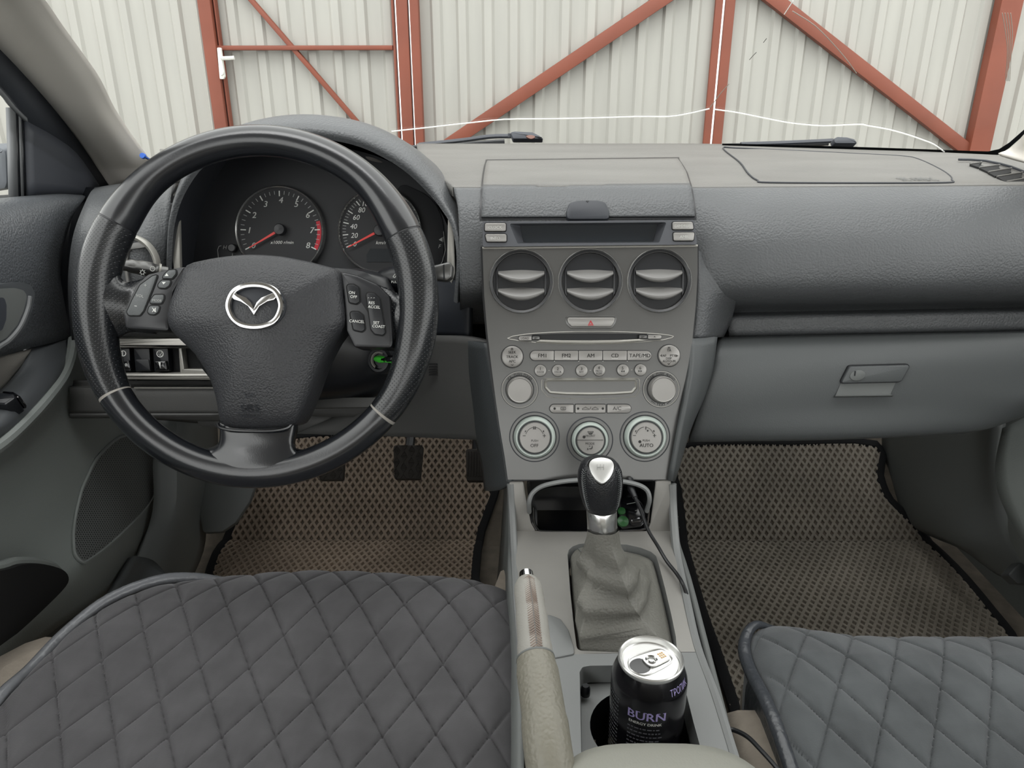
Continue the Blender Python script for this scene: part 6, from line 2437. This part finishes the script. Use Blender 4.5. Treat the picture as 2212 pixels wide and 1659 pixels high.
# inner handle bowl
def dpoly(pts, X, name, m, h=.004, par=None, r=.006, b=.002):
    pl = Pl((X, .9, .5), YV * -1, ZV)          # normal points into the cabin
    pl = Pl((X, .9, .5), -YV, ZV)
    return MB().prism(pl, rpoly(pl.poly(pts), r), -h, h, b).build(name, M[m], par or dd)


dh = dpoly([(-60, 625), (0, 612), (35, 610), (56, 615), (65, 634), (60, 668), (44, 708), (20, 736), (0, 750), (-60, 790)], -.5905, 'handle_bezel', 'door_arm', .006)
DHP = Pl((-.5845, .9, .5), -YV, ZV)
MB().tube(spline([DHP.pt(*DHP.uv(x, y), 0) for x, y in ((64, 640), (59, 668), (43, 706), (20, 734), (0, 748), (-60, 788))], 4), .0028, 6).build('bezel_edge', M['frame_lt'], dh)
dpoly([(-60, 636), (0, 624), (30, 622), (50, 627), (57, 640), (50, 670), (36, 702), (12, 730), (-60, 772)], -.5842, 'handle_bowl', 'kick', .0008, dh, .006, .0004)
dpoly([(-60, 650), (0, 642), (5, 660), (4, 690), (-4, 712), (-60, 740)], -.580, 'inner_handle', 'frame', .005, dh)
# cloth insert and armrest
dpatch([[(-260, 875, -.622), (-100, 806, -.62), (0, 771, -.618), (40, 760, -.618), (70, 752, -.618)], [(-260, 930, -.618), (-100, 850, -.615), (0, 805, -.612), (30, 790, -.612), (62, 765, -.615)], [(-260, 980, -.62), (-100, 895, -.618), (0, 842, -.615), (26, 815, -.615), (55, 780, -.617)]], 'cloth_insert', 'door_cloth', back='col')
dpatch([[(70, 752, -.62), (110, 742, -.62), (156, 731, -.625)],
        [(40, 800, -.612), (95, 778, -.604), (150, 765, -.606)],
        [(0, 842, -.61), (70, 815, -.59), (138, 795, -.592)],
        [(-60, 885, -.605), (30, 868, -.57), (108, 845, -.575)],
        [(-140, 930, -.60), (-20, 925, -.555), (58, 905, -.562)],
        [(-260, 1000, -.60), (-130, 985, -.545), (-10, 955, -.552)],
        [(-420, 1090, -.60), (-260, 1060, -.54), (-130, 1030, -.545)]], 'armrest', 'door_arm', back='row')
lipA = [(158, 733, -.612), (152, 775, -.600), (136, 815, -.588), (105, 858, -.572), (60, 908, -.560), (0, 962, -.550), (-130, 1050, -.545)]
lp3 = [P(x, y, X=X) for x, y, X in lipA]
MB().tube(spline(lp3 + [lp3[-1] + Vector((0, -.5, 0))], 6), .0065, 8).build('armrest_lip', M['door'], dd)
groove = [(154, 735, -.618), (146, 778, -.606), (128, 818, -.594), (92, 862, -.578), (44, 912, -.566), (-20, 962, -.556), (-150, 1045, -.551)]
MB().tube(spline([P(x, y, X=X) for x, y, X in groove], 6), .006, 6).build('armrest_groove', M['black'], dd)
# window switches
AP_ = Pl(P(22, 885, X=-.565), (-.2, -1, 0), (-.75, .1, 0))
def sbox(pts, top, name, m):
    pl = Pl(P(20, 890, X=-.562), XV, (0, .75, .35))
    return MB().prism(pl, rpoly(pl.poly(pts), .003), -.012, top, .003).build(name, M[m], dd)


wsw = sbox([(-70, 864), (0, 858), (38, 862), (42, 872), (20, 887), (-70, 887)], .010, 'window_switch', 'black')
mb = MB()
pl_ = Pl(P(20, 890, X=-.562), XV, (0, .75, .35))
seg(mb, pl_, [(6, 871), (9, 871)], 1.2, .0135)
seg(mb, pl_, [(24, 870), (27, 870)], 1.2, .0135)
w2 = sbox([(8, 850), (34, 852), (47, 860), (46, 868), (8, 862)], .006, 'mirror_switch', 'black_gloss')
# lower panel with speaker and pocket
dpatch([[(-420, 1100, -.55), (-130, 1050, -.552), (0, 975, -.556), (60, 920, -.566), (108, 868, -.578), (140, 822, -.594), (156, 775, -.606), (162, 740, -.615), (240, 740, -.645), (330, 760, -.66)],
        [(-420, 1150, -.60), (-130, 1090, -.60), (0, 1010, -.60), (70, 955, -.60), (125, 900, -.605), (160, 850, -.612), (185, 820, -.62), (215, 800, -.63), (270, 800, -.645), (340, 830, -.66)],
        [(-420, 1230, -.605), (-130, 1150, -.605), (0, 1065, -.605), (80, 1010, -.605), (140, 960, -.606), (185, 915, -.61), (220, 890, -.62), (260, 880, -.63), (300, 880, -.64), (350, 900, -.65)],
        [(-420, 1330, -.60), (-130, 1240, -.60), (0, 1150, -.60), (85, 1085, -.60), (150, 1040, -.60), (205, 1000, -.602), (250, 970, -.61), (290, 955, -.62), (320, 960, -.63), (350, 990, -.64)],
        [(-420, 1420, -.592), (-130, 1320, -.592), (0, 1225, -.592), (90, 1170, -.592), (160, 1120, -.592), (220, 1080, -.594), (270, 1050, -.60), (305, 1040, -.61), (328, 1045, -.62), (344, 1062, -.632)],
        [(-420, 1500, -.580), (-130, 1395, -.580), (0, 1300, -.580), (95, 1225, -.578), (165, 1175, -.578), (225, 1140, -.58), (272, 1115, -.586), (300, 1105, -.596), (320, 1105, -.606), (336, 1114, -.618)],
        [(-420, 1560, -.570), (-130, 1470, -.570), (0, 1378, -.565), (100, 1290, -.562), (170, 1230, -.562), (225, 1195, -.566), (265, 1175, -.574), (290, 1165, -.585), (305, 1165, -.595), (316, 1172, -.606)],
        [(-420, 1650, -.575), (-130, 1545, -.575), (0, 1450, -.57), (80, 1390, -.568), (140, 1345, -.568), (190, 1312, -.57), (222, 1290, -.577), (250, 1262, -.588), (270, 1240, -.596), (290, 1205, -.605)]], 'lower_panel', 'door', 4, 5, back='col')
spk = [(239, 957), (206, 991), (186, 1030), (173, 1060), (162, 1105), (157, 1140), (156, 1170), (160, 1200), (174, 1215), (189, 1211), (239, 1173), (291, 1123), (322, 1085), (338, 1045), (343, 1005), (330, 965), (300, 940), (265, 942)]
LOW = LASTP.bvh()
so = smooth_closed(spk, 4)
mb = MB()
ys_ = [p[1] for p in so]
rws = []
for i in range(31):
    y = min(ys_) + 1.0 + (max(ys_) - min(ys_) - 2.0) * i / 30
    s_ = span(so, y)
    rws.append((s_[0], s_[1], y, y))
mb.grid(drape(LOW, rws, .0025, 16))
sg = mb.build('speaker_grille', M['kick'], dd, face=True)
MB().tube([hit(LOW, x, y, .002) for x, y in so], .0024, 6, closed=True).build('grille_edge', M['door'], sg)
dots = MB()
inn_ = [(x, -y) for x, y in so]
ins = [(x, -y) for x, y in inset(ccw(inn_), 4.0)]
for j in range(60):
    y = 945 + j * 4.6
    for i in range(40):
        x = 150 + (i + .5 * (j % 2)) * 5.2
        if inside(ins, x, y):
            q = hit_plane(LOW, x, y, .0030)
            dots.add([q.pt(.0011 * math.cos(a), .0011 * math.sin(a)) for a in (0, math.pi / 3, 2 * math.pi / 3, math.pi, 4 * math.pi / 3, 5 * math.pi / 3)], [(0, 1, 2, 3, 4, 5)])
dots.build('grille_holes', M['black_matt'], sg, kind='stuff')
# map pocket
pkp = [(-200, 1260), (-80, 1240), (0, 1226), (28, 1217), (60, 1215), (87, 1218), (118, 1228), (131, 1244), (125, 1264), (87, 1303), (28, 1357), (0, 1378), (-80, 1435), (-200, 1520)]
PKL = Pl(P(60, 1290, X=-.566), -YV + XV * -.03, ZV + XV * .17)
pko = smooth_closed(PKL.poly(pkp), 3)
mk = MB().prism(PKL, pko, -.01, .004).build('map_pocket', M['black_matt'], dd)
MB().tube([PKL.pt(u, v, .002) for u, v in pko], .0065, 8, closed=True).build('pocket_rim', M['door'], mk)
MB().tube([PKL.pt(*PKL.uv(x, y), .006) for x, y in ((-60, 1248), (0, 1238), (30, 1232), (44, 1230))], .0022, 6).build('pocket_glint', M['door'], mk)
# window frame and quarter panel
dpatch([[(58, 262, -.66), (110, 290, -.655), (165, 330, -.65), (215, 400, -.648)], [(60, 330, -.66), (105, 345, -.655), (160, 370, -.65), (205, 412, -.648)], [(64, 424, -.66), (110, 422, -.656), (160, 420, -.652), (195, 422, -.65)]], 'quarter_panel', 'frame', 3, 3)
fr1 = [(-160, -60), (-60, 30), (40, 120), (110, 190), (165, 255), (210, 325), (240, 405)]
fr2 = [(-160, 40), (-60, 128), (10, 195), (50, 245), (85, 285), (140, 340), (195, 415)]
mb = MB()
fa, fb = [P(x, y, X=-.652) for x, y in fr1], [P(x, y, X=-.665) for x, y in fr2]
for _ in range(3):
    fa.insert(0, fa[0] * 2 - fa[1])
    fb.insert(0, fb[0] * 2 - fb[1])
mb.grid([spline(fa, 4), spline(fb, 4)])
mb.build('window_frame', M['frame'], dd, face=True, sol=.012)
mb = MB()
mb.grid([spline([P(x, y, X=-.660) for x, y in [(-160, 44), (-60, 132), (0, 190), (30, 226), (60, 262)]], 4), spline([P(x, y, X=-.664) for x, y in [(-160, 66), (-60, 152), (0, 205), (22, 232), (58, 268)]], 4)])
mb.build('window_channel', M['frame_lt'], dd, face=True, sol=.006)
for x0, x1, m in ((22, 34, 'frame_lt'), (34, 40, 'black'), (40, 46, 'frame_lt'), (46, 52, 'black'), (52, 62, 'frame_lt')):
    mb = MB()
    mb.grid([[P(x0, 232 + (x0 - 22) * .9, X=-.664), P(x1, 232 + (x1 - 22) * .9, X=-.664)], [P(x0 + 6, 430, X=-.664), P(x1 + 6, 428, X=-.664)]])
    mb.build('channel_strip', M[m], dd, face=True, sol=.006)
mb = MB()
mb.add([(-.68, .1, .62), (-.68, 1.12, .62), (-.68, 1.12, .75), (-.68, 1.0, .86), (-.68, .75, 1.08), (-.68, .1, 1.10)], [(0, 1, 2, 3, 4, 5)])
o = mb.build('window_2', M['glass'], face=True)
o['kind'] = 'structure'
o['label'] = 'driver side window glass'
# outside mirror
MX = Pl(P(0, 365, X=-.82), (1, -.35, 0), ZV)
mr = MB()
ro = rpoly(MX.poly([(-160, 322), (0, 312), (20, 320), (24, 335), (26, 395), (22, 408), (0, 412), (-160, 415)]), .012)
mr.prism(MX, ro, -.06, .01, .008)
tag(mr.build('door_mirror', M['mirror']), 'grey outside mirror housing beyond the driver window', 'mirror')
mb = MB()
mb.grid([[P(-300, 440, X=-.72), P(60, 418, X=-.70)], [P(-300, 520, X=-.70), P(60, 440, X=-.68)]])
mb.build('outer_sill', M['frame_lt'], dd, face=True, sol=.01)

mb = MB()
mb.patch([[P(60, 405, X=-.67), P(170, 405, X=-.665), P(280, 400, Y=1.10)], [P(60, 500, X=-.665), P(150, 500, X=-.66), P(270, 500, Y=1.06)], [P(60, 620, X=-.665), P(145, 620, X=-.66), P(260, 620, Y=1.05)], [P(60, 770, X=-.665), P(150, 770, X=-.66), P(260, 770, Y=1.06)], [P(60, 900, X=-.665), P(200, 900, X=-.67), P(330, 880, Y=1.10)]], 3, 3)
mb.build('hinge_side', M['black'], dd, face=True, sol=.006)

pdr = thing('passenger_door', 'dark passenger door panel at the right edge beyond the sill', 'door', (.82, .6, .15))
PD_EDGE.build('front_edge', M['door'], pdr, face=True, sol=.012)
for nm, mm, src in DOOR_SHELL:
    mb = MB()
    mb.add([Vector((.20 - v.x, v.y, v.z)) for v in src.v], src.f)
    mb.build(nm, M[mm], pdr, face=True, sol=.008)
